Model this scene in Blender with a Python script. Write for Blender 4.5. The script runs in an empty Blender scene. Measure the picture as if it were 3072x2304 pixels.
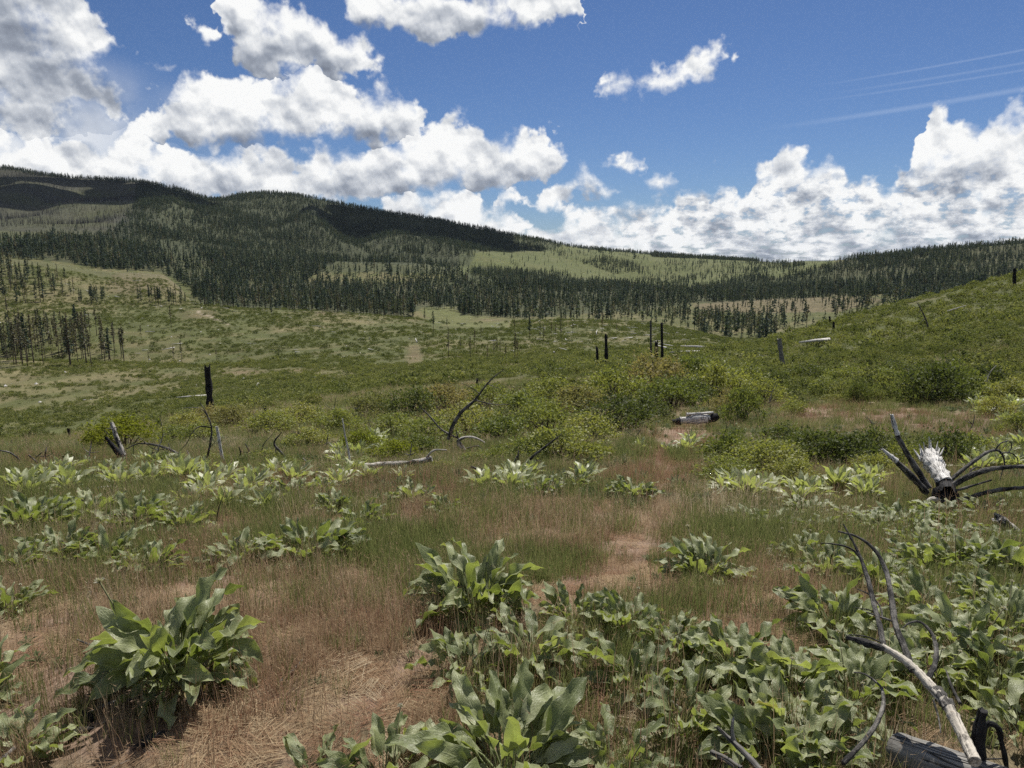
import bpy, bmesh, math, random
import numpy as np
from mathutils import Vector, Matrix, Euler

rng = np.random.default_rng(7)
random.seed(7)
scene = bpy.context.scene
COL = scene.collection

# ------------------------------------------------------------------ camera
PITCH = math.radians(9.9)
FPX = 2130.0                      # focal length in pixels of the 3072 px wide photograph
CAM_Z = 1.6
cam_data = bpy.data.cameras.new("camera")
cam_data.sensor_fit = 'HORIZONTAL'
cam_data.sensor_width = 36.0
cam_data.lens = 36.0 * FPX / 3072.0
cam_data.clip_start = 0.05
cam_data.clip_end = 120000.0
cam = bpy.data.objects.new("camera", cam_data)
COL.objects.link(cam)
cam.location = (0, 0, CAM_Z)
cam.rotation_euler = (math.radians(90) - PITCH, 0, 0)
scene.camera = cam

# ------------------------------------------------------------------ render settings
scene.view_settings.view_transform = 'Standard'
scene.view_settings.look = 'None'
scene.view_settings.gamma = 1.0
scene.view_settings.exposure = 0.38
HAZE = 0.00001
scene.view_settings.use_curve_mapping = False
cy = scene.cycles
cy.max_bounces = 5
cy.diffuse_bounces = 2
cy.glossy_bounces = 1
cy.transmission_bounces = 3
cy.transparent_max_bounces = 4
cy.volume_bounces = 0
cy.use_adaptive_sampling = True
cy.adaptive_threshold = 0.012
cy.adaptive_min_samples = 8
cy.use_denoising = False
cy.caustics_reflective = False
cy.caustics_refractive = False
scene.render.use_persistent_data = False

# ------------------------------------------------------------------ node helper
class NT:
    """small helper that writes shader nodes as expressions"""
    def __init__(self, nt):
        self.nt = nt
        nt.nodes.clear()
    def n(self, kind, **kw):
        nd = self.nt.nodes.new(kind)
        for k, v in kw.items():
            setattr(nd, k, v)
        return nd
    def put(self, sock, val):
        if val is None:
            return
        if isinstance(val, bpy.types.NodeSocket):
            self.nt.links.new(val, sock)
        else:
            if sock.type == 'RGBA' and len(val) == 3:
                val = (*val, 1.0)
            sock.default_value = val
    def m(self, op, a, b=None, c=None, clamp=False):
        nd = self.n('ShaderNodeMath', operation=op, use_clamp=clamp)
        self.put(nd.inputs[0], a); self.put(nd.inputs[1], b)
        if c is not None:
            self.put(nd.inputs[2], c)
        return nd.outputs[0]
    def v(self, op, a, b=None, c=None, scale=None):
        nd = self.n('ShaderNodeVectorMath', operation=op)
        self.put(nd.inputs[0], a); self.put(nd.inputs[1], b)
        if c is not None:
            self.put(nd.inputs[2], c)
        if scale is not None:
            self.put(nd.inputs['Scale'], scale)
        return nd.outputs['Value'] if op in ('DOT_PRODUCT', 'LENGTH', 'DISTANCE') else nd.outputs[0]
    def comb(self, x, y, z):
        nd = self.n('ShaderNodeCombineXYZ')
        self.put(nd.inputs[0], x); self.put(nd.inputs[1], y); self.put(nd.inputs[2], z)
        return nd.outputs[0]
    def sep(self, vec):
        nd = self.n('ShaderNodeSeparateXYZ'); self.put(nd.inputs[0], vec)
        return nd.outputs
    def noise(self, vec, scale, detail=4.0, rough=0.55, dims='3D', color=False, lac=2.0, dist=0.0):
        nd = self.n('ShaderNodeTexNoise', noise_dimensions=dims)
        self.put(nd.inputs['Vector'], vec)
        nd.inputs['Scale'].default_value = scale
        nd.inputs['Detail'].default_value = detail
        nd.inputs['Roughness'].default_value = rough
        nd.inputs['Lacunarity'].default_value = lac
        nd.inputs['Distortion'].default_value = dist
        return nd.outputs['Color'] if color else nd.outputs['Fac']
    def step(self, x, lo, hi, a=0.0, b=1.0, smooth=True):
        nd = self.n('ShaderNodeMapRange', interpolation_type='SMOOTHSTEP' if smooth else 'LINEAR')
        self.put(nd.inputs['Value'], x)
        self.put(nd.inputs['From Min'], lo); self.put(nd.inputs['From Max'], hi)
        self.put(nd.inputs['To Min'], a); self.put(nd.inputs['To Max'], b)
        return nd.outputs['Result']
    def mix(self, f, a, b, blend='MIX'):
        nd = self.n('ShaderNodeMix', data_type='RGBA', blend_type=blend)
        self.put(nd.inputs[0], f); self.put(nd.inputs[6], a); self.put(nd.inputs[7], b)
        return nd.outputs[2]
    def ramp(self, f, stops):
        nd = self.n('ShaderNodeValToRGB')
        el = nd.color_ramp.elements
        while len(el) < len(stops):
            el.new(0.5)
        for e, (p, c) in zip(el, stops):
            e.position = p; e.color = (*c, 1.0)
        self.put(nd.inputs[0], f)
        return nd.outputs[0]

def px_dir(u, v):
    """direction of photograph pixel (u, v)"""
    x = (u - 1536.0) / FPX; y = (1152.0 - v) / FPX
    sp, cp = math.sin(PITCH), math.cos(PITCH)
    return np.array([x, cp + y * sp, -sp + y * cp])

def px_ae(u, v):
    d = px_dir(u, v); d = d / np.linalg.norm(d)
    return math.atan2(d[0], d[1]), math.asin(d[2])

# ------------------------------------------------------------------ sun and sky
SUN_EL = math.radians(57.0)
SUN_AZ = math.radians(22.0)       # clockwise from +Y, ahead and to the right, above the frame
sun_data = bpy.data.lights.new("sun", 'SUN')
sun_data.energy = 5.0
sun_data.angle = math.radians(0.53)
sun_data.color = (1.0, 0.955, 0.885)
sun = bpy.data.objects.new("sun", sun_data)
COL.objects.link(sun)
SUN_DIR = Vector((math.sin(SUN_AZ) * math.cos(SUN_EL), math.cos(SUN_AZ) * math.cos(SUN_EL), math.sin(SUN_EL)))
sun.rotation_euler = SUN_DIR.to_track_quat('Z', 'Y').to_euler()

world = bpy.data.worlds.new("World")
scene.world = world
world.use_nodes = True
world.cycles.sampling_method = 'NONE'
W = NT(world.node_tree)
SKY_STRENGTH = 0.0505
sky = W.n('ShaderNodeTexSky', sky_type='NISHITA')
sky.sun_disc = False
sky.sun_elevation = SUN_EL
sky.sun_rotation = SUN_AZ
sky.altitude = 900.0
sky.air_density = 1.0
sky.dust_density = 0.35
sky.ozone_density = 2.2
D = W.n('ShaderNodeTexCoord').outputs['Generated']
dx, dy, dz = W.sep(D)
az = W.m('ARCTAN2', dx, dy)
el = W.m('ARCSINE', dz)
P = W.comb(az, el, 0.0)

# cumulus banks: each bank lies between a top and a base outline over azimuth; noise breaks up both
BANKS = [  # (u, v of top, v of base); where top is below base there is open sky
    [(-260, -250, 470), (0, -250, 470), (120, -250, 450), (230, -200, 410), (300, 20, 330), (345, 60, 270), (390, 90, 215), (412, 140, 170), (440, 215, 80), (700, 260, 20)],
    [(400, 330, 20), (640, 170, 20), (680, 0, 70),
     (705, -60, 105), (740, -60, 180), (800, -20, 222), (870, 5, 222), (940, 25, 216), (990, 78, 220), (1060, 108, 216), (1120, 140, 208), (1175, 165, 190), (1205, 215, 140), (1300, 330, 180),
     (1800, 530, 440), (1850, 486, 508), (1900, 466, 514), (1945, 480, 508), (1960, 520, 485), (1975, 545, 562), (2005, 526, 566), (2040, 545, 560), (2060, 585, 530), (2300, 640, 480)],
    [(480, 150, 10), (548, 100, 45), (562, 56, 84), (590, 48, 90), (622, 56, 86), (640, 105, 45), (800, 150, -80), (1020, 60, -30), (1050, -60, 40), (1100, -60, 80), (1200, -60, 112), (1300, -60, 115), (1380, -60, 118), (1450, -60, 95), (1530, -60, 78),
     (1600, -50, 60), (1660, -40, 62), (1700, -40, 46), (1730, -20, 20), (1748, 340, 260), (1795, 240, 294), (1850, 224, 290), (1930, 222, 280), (1990, 218, 276), (2050, 190, 272), (2095, 160, 252), (2140, 144, 228), (2190, 142, 190), (2225, 215, 125), (2500, 300, 100)],
    [(250, 460, 330), (372, 380, 390), (400, 345, 405), (465, 322, 415), (535, 276, 425), (597, 240, 440), (722, 212, 448), (833, 228, 436), (903, 218, 412), (1042, 246, 424), (1180, 296, 434), (1222, 320, 424), (1262, 366, 384), (1300, 440, 330), (1600, 500, 250)],
    [(-260, 330, 640), (0, 362, 640), (83, 405, 640), (180, 436, 640), (278, 412, 640), (368, 380, 620), (480, 440, 610), (694, 446, 600), (778, 462, 592), (861, 492, 592), (903, 478, 598), (972, 446, 600), (1111, 432, 600), (1250, 384, 594), (1333, 350, 590), (1430, 362, 584), (1451, 400, 575), (1475, 412, 570), (1597, 400, 552), (1667, 398, 522), (1700, 445, 490), (1725, 520, 430), (1800, 560, 380)],
    [(900, 700, 600), (1040, 640, 720), (1150, 600, 740), (1250, 588, 740), (1380, 576, 740), (1440, 602, 740), (1490, 626, 740), (1560, 640, 740), (1600, 680, 700), (1640, 760, 620), (1900, 760, 600)],
    [(1400, 660, 560), (1475, 622, 578), (1492, 588, 619), (1540, 575, 622), (1582, 592, 618), (1600, 580, 622), (1640, 553, 624), (1680, 548, 592), (1720, 528, 606), (1780, 516, 614), (1812, 560, 614), (1860, 582, 610), (1885, 625, 570), (2100, 680, 520)],
    [(1380, 800, 700), (1540, 740, 720), (1580, 700, 830), (1640, 680, 830), (1700, 650, 830), (1740, 632, 830), (1790, 655, 830), (1850, 655, 830), (1950, 642, 830), (2000, 622, 830), (2050, 608, 830), (2100, 572, 830), (2140, 552, 830), (2170, 512, 830), (2200, 518, 830), (2225, 582, 830), (2260, 560, 830), (2300, 500, 830),
     (2345, 480, 830), (2365, 436, 830), (2400, 468, 830), (2420, 500, 830), (2480, 500, 830), (2540, 518, 830), (2570, 548, 830), (2620, 510, 830), (2680, 540, 830), (2720, 520, 830), (2735, 470, 830), (2745, 375, 830), (2780, 340, 830), (2820, 364, 830), (2860, 358, 830), (2900, 370, 830), (2950, 384, 830), (2972, 330, 830), (3000, 286, 830), (3040, 286, 830), (3072, 315, 830), (3150, 300, 830), (3400, 330, 830)],
]
AZ0, AZ1, ELS = -0.85, 0.85, 0.6
def curve(x, pts):
    nd = W.n('ShaderNodeFloatCurve')
    c = nd.mapping.curves[0]
    pts = sorted(pts)
    p2 = [pts[0]]
    for p in pts[1:]:
        if p[0] > p2[-1][0] + 1e-4:
            p2.append(p)
    c.points[0].location = p2[0]; c.points[1].location = p2[-1]
    for p in p2[1:-1]:
        c.points.new(*p)
    for p in c.points:
        p.handle_type = 'VECTOR'
    nd.mapping.use_clip = False
    nd.mapping.update()
    W.put(nd.inputs['Value'], x)
    return nd.outputs[0]
warp = W.noise(P, 13.0, 4.0, 0.62, '2D', color=True)
Pw = W.v('MULTIPLY_ADD', W.v('SUBTRACT', warp, (0.5, 0.5, 0.5)), (0.085, 0.060, 0.0), P)
pw = W.sep(Pw)
ax = W.m('MULTIPLY', W.m('SUBTRACT', pw[0], AZ0), 1.0 / (AZ1 - AZ0))
ey = pw[1]
cov = None; pen = None
for bi, bank in enumerate(BANKS):
    top, base = [], []
    for (u, vt, vb) in bank:
        a, et = px_ae(u, vt); a2, eb = px_ae(u, vb)
        a = px_ae(u, 400)[0]
        top.append(((a - AZ0) / (AZ1 - AZ0), et / ELS + 0.3)); base.append(((a - AZ0) / (AZ1 - AZ0), eb / ELS + 0.3))
    tp = W.m('MULTIPLY_ADD', curve(ax, top), ELS, -0.3 * ELS)
    bs = W.m('MULTIPLY_ADD', curve(ax, base), ELS, -0.3 * ELS)
    dt = W.m('SUBTRACT', tp, ey); db = W.m('SUBTRACT', ey, bs)
    c_ = W.m('MINIMUM', W.m('MULTIPLY', dt, 40.0), W.m('MULTIPLY', db, 10.0 if bi == 0 else 48.0))
    c_ = W.m('MINIMUM', c_, 1.0)
    # sun from above and ahead: bright tops and edges, grey depth, darker flat base
    p_ = W.m('ADD', W.step(dt, 0.0, 0.085, 0.0, 0.24), W.m('MULTIPLY', W.step(db, -0.005, 0.045, 0.0 if bi == 0 else 0.36, 0.0), W.step(dt, 0.012, 0.05)))
    if cov is None:
        cov, pen = c_, p_
    else:
        g = W.m('GREATER_THAN', c_, cov)
        pen = W.m('ADD', pen, W.m('MULTIPLY', g, W.m('SUBTRACT', p_, pen)))
        cov = W.m('MAXIMUM', cov, c_)
# the same broken cumulus goes on outside the frame
far_n = W.noise(W.v('MULTIPLY', D, (1.0, 1.0, 1.9)), 3.3, 4.0, 0.56)
inside = W.m('MULTIPLY', W.step(W.m('ABSOLUTE', az), 0.64, 0.80, 1.0, 0.0), W.step(el, 0.36, 0.50, 1.0, 0.0))
gen = W.m('MULTIPLY', W.m('SUBTRACT', far_n, 0.53), 7.0)
outer = W.m('SUBTRACT', 1.0, inside)
cov = W.m('ADD', W.m('MULTIPLY', cov, inside), W.m('MULTIPLY', gen, outer))
pen = W.m('ADD', W.m('MULTIPLY', pen, inside), W.m('MULTIPLY', W.step(gen, 0.0, 1.2, 0.0, 0.4), outer))
# low broken deck towards the horizon, seen at a grazing angle
deckP = W.v('MULTIPLY', W.comb(W.m('ADD', az, W.m('MULTIPLY', pw[0], 0.25)), W.m('POWER', W.m('MAXIMUM', el, 0.001), 0.6), 0.0), (34.0, 42.0, 0.0))
deck_n = W.noise(deckP, 1.0, 4.0, 0.6, '2D')
deck_m = W.m('MULTIPLY', W.step(el, 0.075, 0.125, 1.0, 0.0), W.step(az, 0.0, 0.25))

fb = W.noise(P, 24.0, 6.0, 0.56, '2D')
fine_up = W.noise(W.v('ADD', P, (0.001, 0.0045, 0.0)), 24.0, 4.0, 0.5, '2D')
mid = W.noise(P, 15.0, 2.0, 0.5, '2D')
mid_up = W.noise(W.v('ADD', P, (0.004, 0.012, 0.0)), 15.0, 2.0, 0.5, '2D')
dens = W.m('ADD', W.m('ADD', cov, 0.25), W.m('MULTIPLY', W.m('SUBTRACT', fb, 0.50), 2.6))
va, ve = px_ae(40, 380)
vq = W.v('MULTIPLY_ADD', P, (1 / 0.20, 1 / 0.085, 0.0), (-va / 0.20, -ve / 0.085, 0.0))
veil = W.m('MULTIPLY', W.step(W.v('LENGTH', vq), 0.2, 1.25, 0.75, 0.0), W.step(mid, 0.3, 0.62, 0.3, 1.0))
soft = W.step(mid, 0.35, 0.65, 0.45, 1.25)
alpha = W.m('MAXIMUM', W.step(dens, 0.0, soft), veil)
alpha = W.m('MULTIPLY', alpha, W.m('SUBTRACT', 1.0, W.m('MULTIPLY', deck_m, W.step(deck_n, 0.32, 0.46, 0.6, 0.0))))
relief = W.m('ADD', W.m('MULTIPLY', W.m('SUBTRACT', mid, mid_up), 2.0), W.m('MULTIPLY', W.m('SUBTRACT', fb, fine_up), 1.25))
lum = W.m('SUBTRACT', 1.0, pen)
lum = W.m('ADD', lum, W.m('MULTIPLY', relief, W.step(dens, 0.0, 0.5, 0.3, 1.0)))
lum = W.m('ADD', lum, W.m('MULTIPLY', deck_m, W.m('MULTIPLY', W.m('SUBTRACT', deck_n, 0.53), 1.6)))
ba, be = px_ae(10, 130)
bq = W.v('MULTIPLY_ADD', Pw, (1 / 0.10, 1 / 0.10, 0.0), (-ba / 0.10, -be / 0.10, 0.0))
lum = W.m('SUBTRACT', lum, W.step(W.v('LENGTH', bq), 0.2, 1.35, 0.24, 0.0))
ccol = W.ramp(lum, [(0.0, (0.17, 0.195, 0.25)), (0.35, (0.31, 0.345, 0.41)), (0.62, (0.55, 0.58, 0.63)), (0.86, (0.80, 0.815, 0.83)), (1.0, (0.94, 0.945, 0.94))])
ccol = W.v('SCALE', ccol, scale=0.79 / SKY_STRENGTH)
# faint old contrails upper right
trail = None
for (p0, p1, wd, st) in (((2380, 268), (3120, 140), 0.0012, 0.10), ((2420, 290), (3120, 180), 0.0014, 0.08), ((2350, 315), (3120, 202), 0.0012, 0.08), ((2230, 395), (3120, 258), 0.0028, 0.13)):
    a0, e0 = px_ae(*p0); a1, e1 = px_ae(*p1)
    ln = math.hypot(a1 - a0, e1 - e0); tx, ty = (a1 - a0) / ln, (e1 - e0) / ln
    q = W.v('SUBTRACT', P, (a0, e0, 0.0))
    along = W.v('DOT_PRODUCT', q, (tx, ty, 0.0))
    off = W.m('ABSOLUTE', W.v('DOT_PRODUCT', q, (-ty, tx, 0.0)))
    one = W.m('MULTIPLY', W.step(off, 0.0, wd * 1.6, st, 0.0), W.step(along, 0.0, ln * 0.6))
    trail = one if trail is None else W.m('ADD', trail, one)
blue = W.v('MULTIPLY', sky.outputs[0], (0.64, 0.79, 1.06))
blue = W.mix(trail, blue, (0.62 / SKY_STRENGTH, 0.68 / SKY_STRENGTH, 0.78 / SKY_STRENGTH))
col = W.mix(alpha, blue, ccol)
bg = W.n('ShaderNodeBackground')
bg.inputs['Strength'].default_value = SKY_STRENGTH
W.put(bg.inputs['Color'], col)
out = W.n('ShaderNodeOutputWorld')
W.nt.links.new(bg.outputs[0], out.inputs['Surface'])

# ------------------------------------------------------------------ noise, projection and small helpers
def _hash(ix, iy, seed):
    h = (ix.astype(np.int64) * 374761393 + iy.astype(np.int64) * 668265263 + seed * 974634777) & 0x7fffffff
    h = ((h ^ (h >> 13)) * 1274126177) & 0x7fffffff
    return ((h ^ (h >> 16)) & 0xffff) / 65535.0
def vnoise(x, y, seed=0):
    x0 = np.floor(x); y0 = np.floor(y)
    fx = x - x0; fy = y - y0
    fx = fx * fx * fx * (fx * (fx * 6 - 15) + 10); fy = fy * fy * fy * (fy * (fy * 6 - 15) + 10)
    x0 = x0.astype(np.int64); y0 = y0.astype(np.int64)
    a = _hash(x0, y0, seed); b = _hash(x0 + 1, y0, seed); c = _hash(x0, y0 + 1, seed); d = _hash(x0 + 1, y0 + 1, seed)
    return (a + (b - a) * fx) * (1 - fy) + (c + (d - c) * fx) * fy
def fbm(x, y, seed=0, octv=4):
    s = 0.0; amp = 0.5; tot = 0.0
    for o in range(octv):
        s = s + amp * vnoise(x * 2 ** o + 17.3 * o, y * 2 ** o - 9.1 * o, seed + o); tot += amp; amp *= 0.5
    return s / tot
def sstep(x, lo, hi):
    t = np.clip((x - lo) / (hi - lo), 0, 1)
    return t * t * (3 - 2 * t)

SP, CP = math.sin(PITCH), math.cos(PITCH)
def t_of_v(v):
    y = (1152.0 - v) / FPX
    return (-SP + y * CP) / (CP + y * SP)
def s_of_uv(u, v):
    y = (1152.0 - v) / FPX
    return ((u - 1536.0) / FPX) / (CP + y * SP)
def project(X, Y, Z):
    """photograph pixel of world points"""
    dzc = Z - CAM_Z
    f = Y * CP - dzc * SP
    up = Y * SP + dzc * CP
    f = np.maximum(f, 1e-3)
    return 1536.0 + FPX * X / f, 1152.0 - FPX * up / f
def in_poly(u, v, poly):
    r = np.zeros(u.shape, bool)
    n = len(poly)
    for i in range(n):
        x0, y0 = poly[i]; x1, y1 = poly[(i + 1) % n]
        if y0 == y1:
            continue
        c = ((y0 > v) != (y1 > v)) & (u < (x1 - x0) * (v - y0) / (y1 - y0) + x0)
        r ^= c
    return r
def pchip_slopes(x, y):
    h = np.diff(x, axis=0); d = np.diff(y, axis=0) / h
    m = np.zeros_like(y)
    s = (d[:-1] * d[1:]) > 0
    w1 = 2 * h[1:] + h[:-1]; w2 = h[1:] + 2 * h[:-1]
    with np.errstate(divide='ignore', invalid='ignore'):
        mm = (w1 + w2) / (w1 / d[:-1] + w2 / d[1:])
    m[1:-1] = np.where(s, mm, 0.0)
    m[0] = d[0]; m[-1] = d[-1]
    return m
def hermite(t, h, y0, y1, m0, m1):
    t2 = t * t; t3 = t2 * t
    return (2 * t3 - 3 * t2 + 1) * y0 + (t3 - 2 * t2 + t) * h * m0 + (-2 * t3 + 3 * t2) * y1 + (t3 - t2) * h * m1

# ------------------------------------------------------------------ the lie of the land
# lines of equal rank running left to right: (u, v, depth in metres); between them the slope is smooth
LINES = [
    [(0, 1000, 0.9)], [(0, 1000, 2.6)], [(0, 1000, 4.7)],                     # placeholders: flat bench, heights below
    [(-900, 1490, 8), (4000, 1490, 8)],
    [(-900, 1385, 13), (0, 1385, 13), (700, 1380, 13), (1500, 1362, 13), (2400, 1352, 13), (3072, 1345, 13), (4000, 1335, 13)],
    [(-900, 1345, 22), (0, 1342, 22), (600, 1315, 22), (1200, 1268, 22), (1800, 1246, 22), (2400, 1245, 22), (3072, 1228, 22), (4000, 1200, 22)],
    [(-900, 1345, 40), (0, 1335, 40), (625, 1248, 40), (1200, 1186, 40), (1800, 1150, 40), (2340, 1138, 40), (2700, 1108, 40), (3072, 1075, 40), (4000, 1000, 40)],
    [(-900, 1350, 75), (0, 1345, 75), (600, 1250, 75), (1200, 1150, 75), (1800, 1106, 75), (2100, 1086, 75), (2400, 1062, 75), (2700, 1000, 75), (3072, 925, 75), (4000, 760, 75)],
    [(-900, 1310, 110), (0, 1300, 110), (600, 1222, 110), (1200, 1130, 110), (1800, 1086, 110), (2100, 1056, 112), (2270, 1028, 115), (2511, 966, 112), (2742, 905, 110), (2974, 850, 110), (3072, 827, 110), (4000, 640, 110)],
    [(-900, 1205, 170), (0, 1200, 170), (600, 1165, 170), (1200, 1100, 170), (1800, 1066, 170), (2100, 1048, 170), (2270, 1050, 170), (2511, 1020, 170), (2742, 985, 170), (3072, 950, 170), (4000, 820, 170)],
    [(-900, 1070, 240), (0, 1083, 240), (300, 1092, 240), (600, 1098, 240), (900, 1086, 240), (1200, 1076, 240), (1500, 1072, 240), (1800, 1052, 240), (2100, 1036, 240), (2400, 1080, 240), (3072, 1040, 240), (4000, 980, 240)],
    [(-900, 1100, 295), (0, 1112, 295), (300, 1116, 295), (600, 1100, 295), (900, 1064, 295), (1200, 1044, 295), (1500, 1040, 295), (1800, 1022, 295), (2100, 1020, 295), (2400, 1080, 295), (3072, 1060, 295), (4000, 1000, 295)],
    [(-900, 940, 400), (0, 965, 400), (300, 975, 400), (600, 990, 400), (900, 1000, 400), (1200, 1000, 400), (1500, 996, 400), (1800, 990, 400), (2100, 1006, 400), (2400, 1075, 400), (3072, 1050, 400), (4000, 1000, 400)],
    [(-900, 900, 500), (0, 908, 500), (300, 922, 510), (500, 915, 530), (900, 934, 560), (1024, 941, 570), (1255, 958, 580), (1400, 976, 570), (1524, 972, 570), (1718, 962, 570), (1950, 974, 560), (2048, 990, 540), (2270, 1040, 520), (2400, 1060, 520), (3072, 1040, 520), (4000, 1000, 520)],
    [(-900, 765, 690), (0, 777, 690), (194, 793, 690), (301, 815, 690), (486, 824, 690), (532, 856, 690), (600, 925, 690), (800, 965, 690), (1200, 965, 690), (1300, 975, 690), (1400, 964, 690), (1520, 955, 690), (1700, 968, 690), (2000, 985, 690), (2187, 1000, 690), (2400, 990, 690), (2700, 985, 690), (3072, 975, 690), (4000, 950, 690)],
    [(-900, 820, 850), (0, 830, 850), (300, 855, 850), (600, 912, 850), (900, 932, 850), (1250, 926, 850), (1500, 940, 850), (1700, 948, 850), (1900, 952, 850), (2100, 958, 850), (2400, 942, 850), (2600, 930, 850), (2800, 920, 850), (3072, 905, 850), (4000, 880, 850)],
    [(-900, 780, 1050), (0, 795, 1050), (300, 812, 1050), (600, 868, 1050), (900, 893, 1050), (1250, 904, 1050), (1500, 902, 1050), (1800, 912, 1050), (2100, 920, 1050), (2233, 906, 1050), (2511, 889, 1050), (2627, 883, 1050), (2742, 894, 1050), (3072, 890, 1050), (4000, 860, 1050)],
    [(-900, 730, 1220), (0, 748, 1220), (300, 768, 1220), (600, 818, 1220), (900, 850, 1220), (1250, 858, 1220), (1500, 862, 1220), (1800, 882, 1220), (2100, 896, 1220), (2233, 896, 1220), (2511, 892, 1220), (2742, 888, 1220), (3072, 860, 1220), (4000, 800, 1220)],
    [(-900, 670, 1480), (0, 690, 1480), (300, 700, 1480), (600, 750, 1480), (900, 786, 1480), (1024, 787, 1480), (1255, 791, 1480), (1357, 803, 1480), (1500, 832, 1480), (1700, 856, 1480), (1900, 866, 1480), (2100, 872, 1480), (2300, 868, 1480), (2500, 846, 1480), (2700, 810, 1480), (3072, 790, 1480), (4000, 740, 1480)],
    [(-900, 630, 1720), (0, 648, 1720), (300, 650, 1720), (600, 700, 1720), (900, 755, 1720), (1100, 795, 1720), (1300, 806, 1720), (1450, 816, 1720), (1700, 836, 1720), (1900, 852, 1720), (2100, 848, 1720), (2300, 822, 1720), (2465, 786, 1720), (2650, 774, 1720), (2835, 754, 1720), (2974, 743, 1720), (3072, 734, 1720), (4000, 690, 1720)],
    [(-900, 575, 2050), (0, 592, 2050), (300, 596, 2050), (600, 640, 2050), (900, 690, 2050), (1200, 738, 2050), (1422, 754, 2050), (1600, 785, 2050), (1811, 817, 2050), (1880, 834, 2050), (2000, 840, 2050), (2200, 810, 2050), (2465, 800, 2050), (2835, 790, 2050), (3072, 780, 2050), (4000, 740, 2050)],
    [(-900, 525, 2450), (0, 546, 2450), (208, 568, 2450), (417, 578, 2450), (600, 615, 2450), (900, 636, 2450), (1200, 690, 2450), (1422, 748, 2450), (1635, 756, 2450), (1811, 758, 2450), (1950, 776, 2450), (2140, 780, 2450), (2465, 796, 2450), (3072, 790, 2450), (4000, 770, 2450)],
    [(-900, 470, 2900), (0, 503, 2900), (208, 536, 2900), (417, 546, 2900), (521, 565, 2900), (660, 602, 2900), (729, 588, 2900), (833, 582, 2900), (937, 594, 2900), (1041, 617, 2900), (1135, 631, 2900), (1301, 659, 2900), (1487, 696, 2900), (1672, 733, 2900), (1765, 750, 2900), (1950, 766, 2900), (2140, 777, 2900), (2280, 783, 2900), (2350, 788, 2900), (2418, 784, 2900), (2700, 790, 2900), (4000, 790, 2900)],
    [(-900, 600, 4000), (0, 640, 4000), (700, 680, 4000), (1300, 730, 4000), (1900, 800, 4000), (4000, 800, 4000)],
    [(-900, 795, 11000), (1500, 795, 11000), (2300, 795, 11000), (2350, 790, 11000), (2420, 782, 11000), (2500, 782, 11000), (2600, 768, 11000), (2668, 758, 11000), (2780, 756, 11000), (2860, 750, 11000), (3072, 760, 11000), (4000, 770, 11000)],
    [(-900, 797, 16000), (4000, 797, 16000)],
]
SG = np.linspace(-1.7, 1.7, 681)
LY = np.zeros((len(LINES), SG.size)); LZ = np.zeros_like(LY)
for k, ln in enumerate(LINES):
    if k < 3:
        LY[k] = ln[0][2]; LZ[k] = (0.0, -0.06, -0.50)[k]
        continue
    s_ = np.array([s_of_uv(u, v) for u, v, y in ln]); y_ = np.array([float(y) for u, v, y in ln])
    z_ = np.array([CAM_Z + y * t_of_v(v) for u, v, y in ln])
    for src, dst in ((y_, LY), (z_, LZ)):
        m = pchip_slopes(s_, src) if len(s_) > 2 else np.zeros_like(s_)
        sc = np.clip(SG, s_[0], s_[-1])
        i = np.clip(np.searchsorted(s_, sc) - 1, 0, len(s_) - 2)
        h = s_[i + 1] - s_[i]
        dst[k] = hermite((sc - s_[i]) / h, h, src[i], src[i + 1], m[i], m[i + 1])

BANDS = [(0.35, 0.035), (1.6, 0.03), (5.0, 0.02), (16.0, 0.018), (55.0, 0.016), (180.0, 0.015), (520.0, 0.016)]
def _height(X, Y):
    s = np.clip(X / np.maximum(Y, 2.5), -1.69, 1.69)
    f = (s - SG[0]) / (SG[1] - SG[0]); i = np.clip(f.astype(int), 0, SG.size - 2); f = f - i
    yk = LY[:, i] * (1 - f) + LY[:, i + 1] * f
    zk = LZ[:, i] * (1 - f) + LZ[:, i + 1] * f
    m = pchip_slopes(yk, zk); m[0] = 0
    Yc = np.clip(Y, yk[0] + 1e-6, yk[-1] - 1e-3)
    k = np.clip((yk < Yc).sum(0) - 1, 0, yk.shape[0] - 2)
    j = np.arange(X.size)
    y0, y1 = yk[k, j], yk[k + 1, j]
    z = hermite((Yc - y0) / (y1 - y0), y1 - y0, zk[k, j], zk[k + 1, j], m[k, j], m[k + 1, j])
    for b, (lam, a) in enumerate(BANDS):
        w = sstep(Y / lam, 2.0, 7.0) if lam > 0.5 else 1.0
        w = w * (1 - sstep(Y / lam, 400.0, 900.0))
        z = z + a * lam * w * (vnoise(X / lam + 31.7 * b, Y / lam + 11.9 * b, 50 + b) * 2 - 1)
    # gullies and spurs running down the mountain
    g = sstep(Y, 1550, 1900) * (1 - sstep(Y, 2450, 2850))
    q = np.abs(fbm(X / 330.0 + 0.0006 * Y, Y / 1400.0, 91, 3) * 2 - 1)
    z = z - g * 85.0 * (q - 0.2) * sstep(-s, -0.1, 0.15)
    return z
def height(X, Y):
    X = np.atleast_1d(np.asarray(X, float)); Y = np.atleast_1d(np.asarray(Y, float))
    o = np.empty(X.shape)
    for a in range(0, X.size, 60000):
        o[a:a + 60000] = _height(X[a:a + 60000], Y[a:a + 60000])
    return o
def h1(x, y):
    return float(height([x], [y])[0])
_YS = np.exp(np.linspace(math.log(1.2), math.log(3000), 2600))
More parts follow.
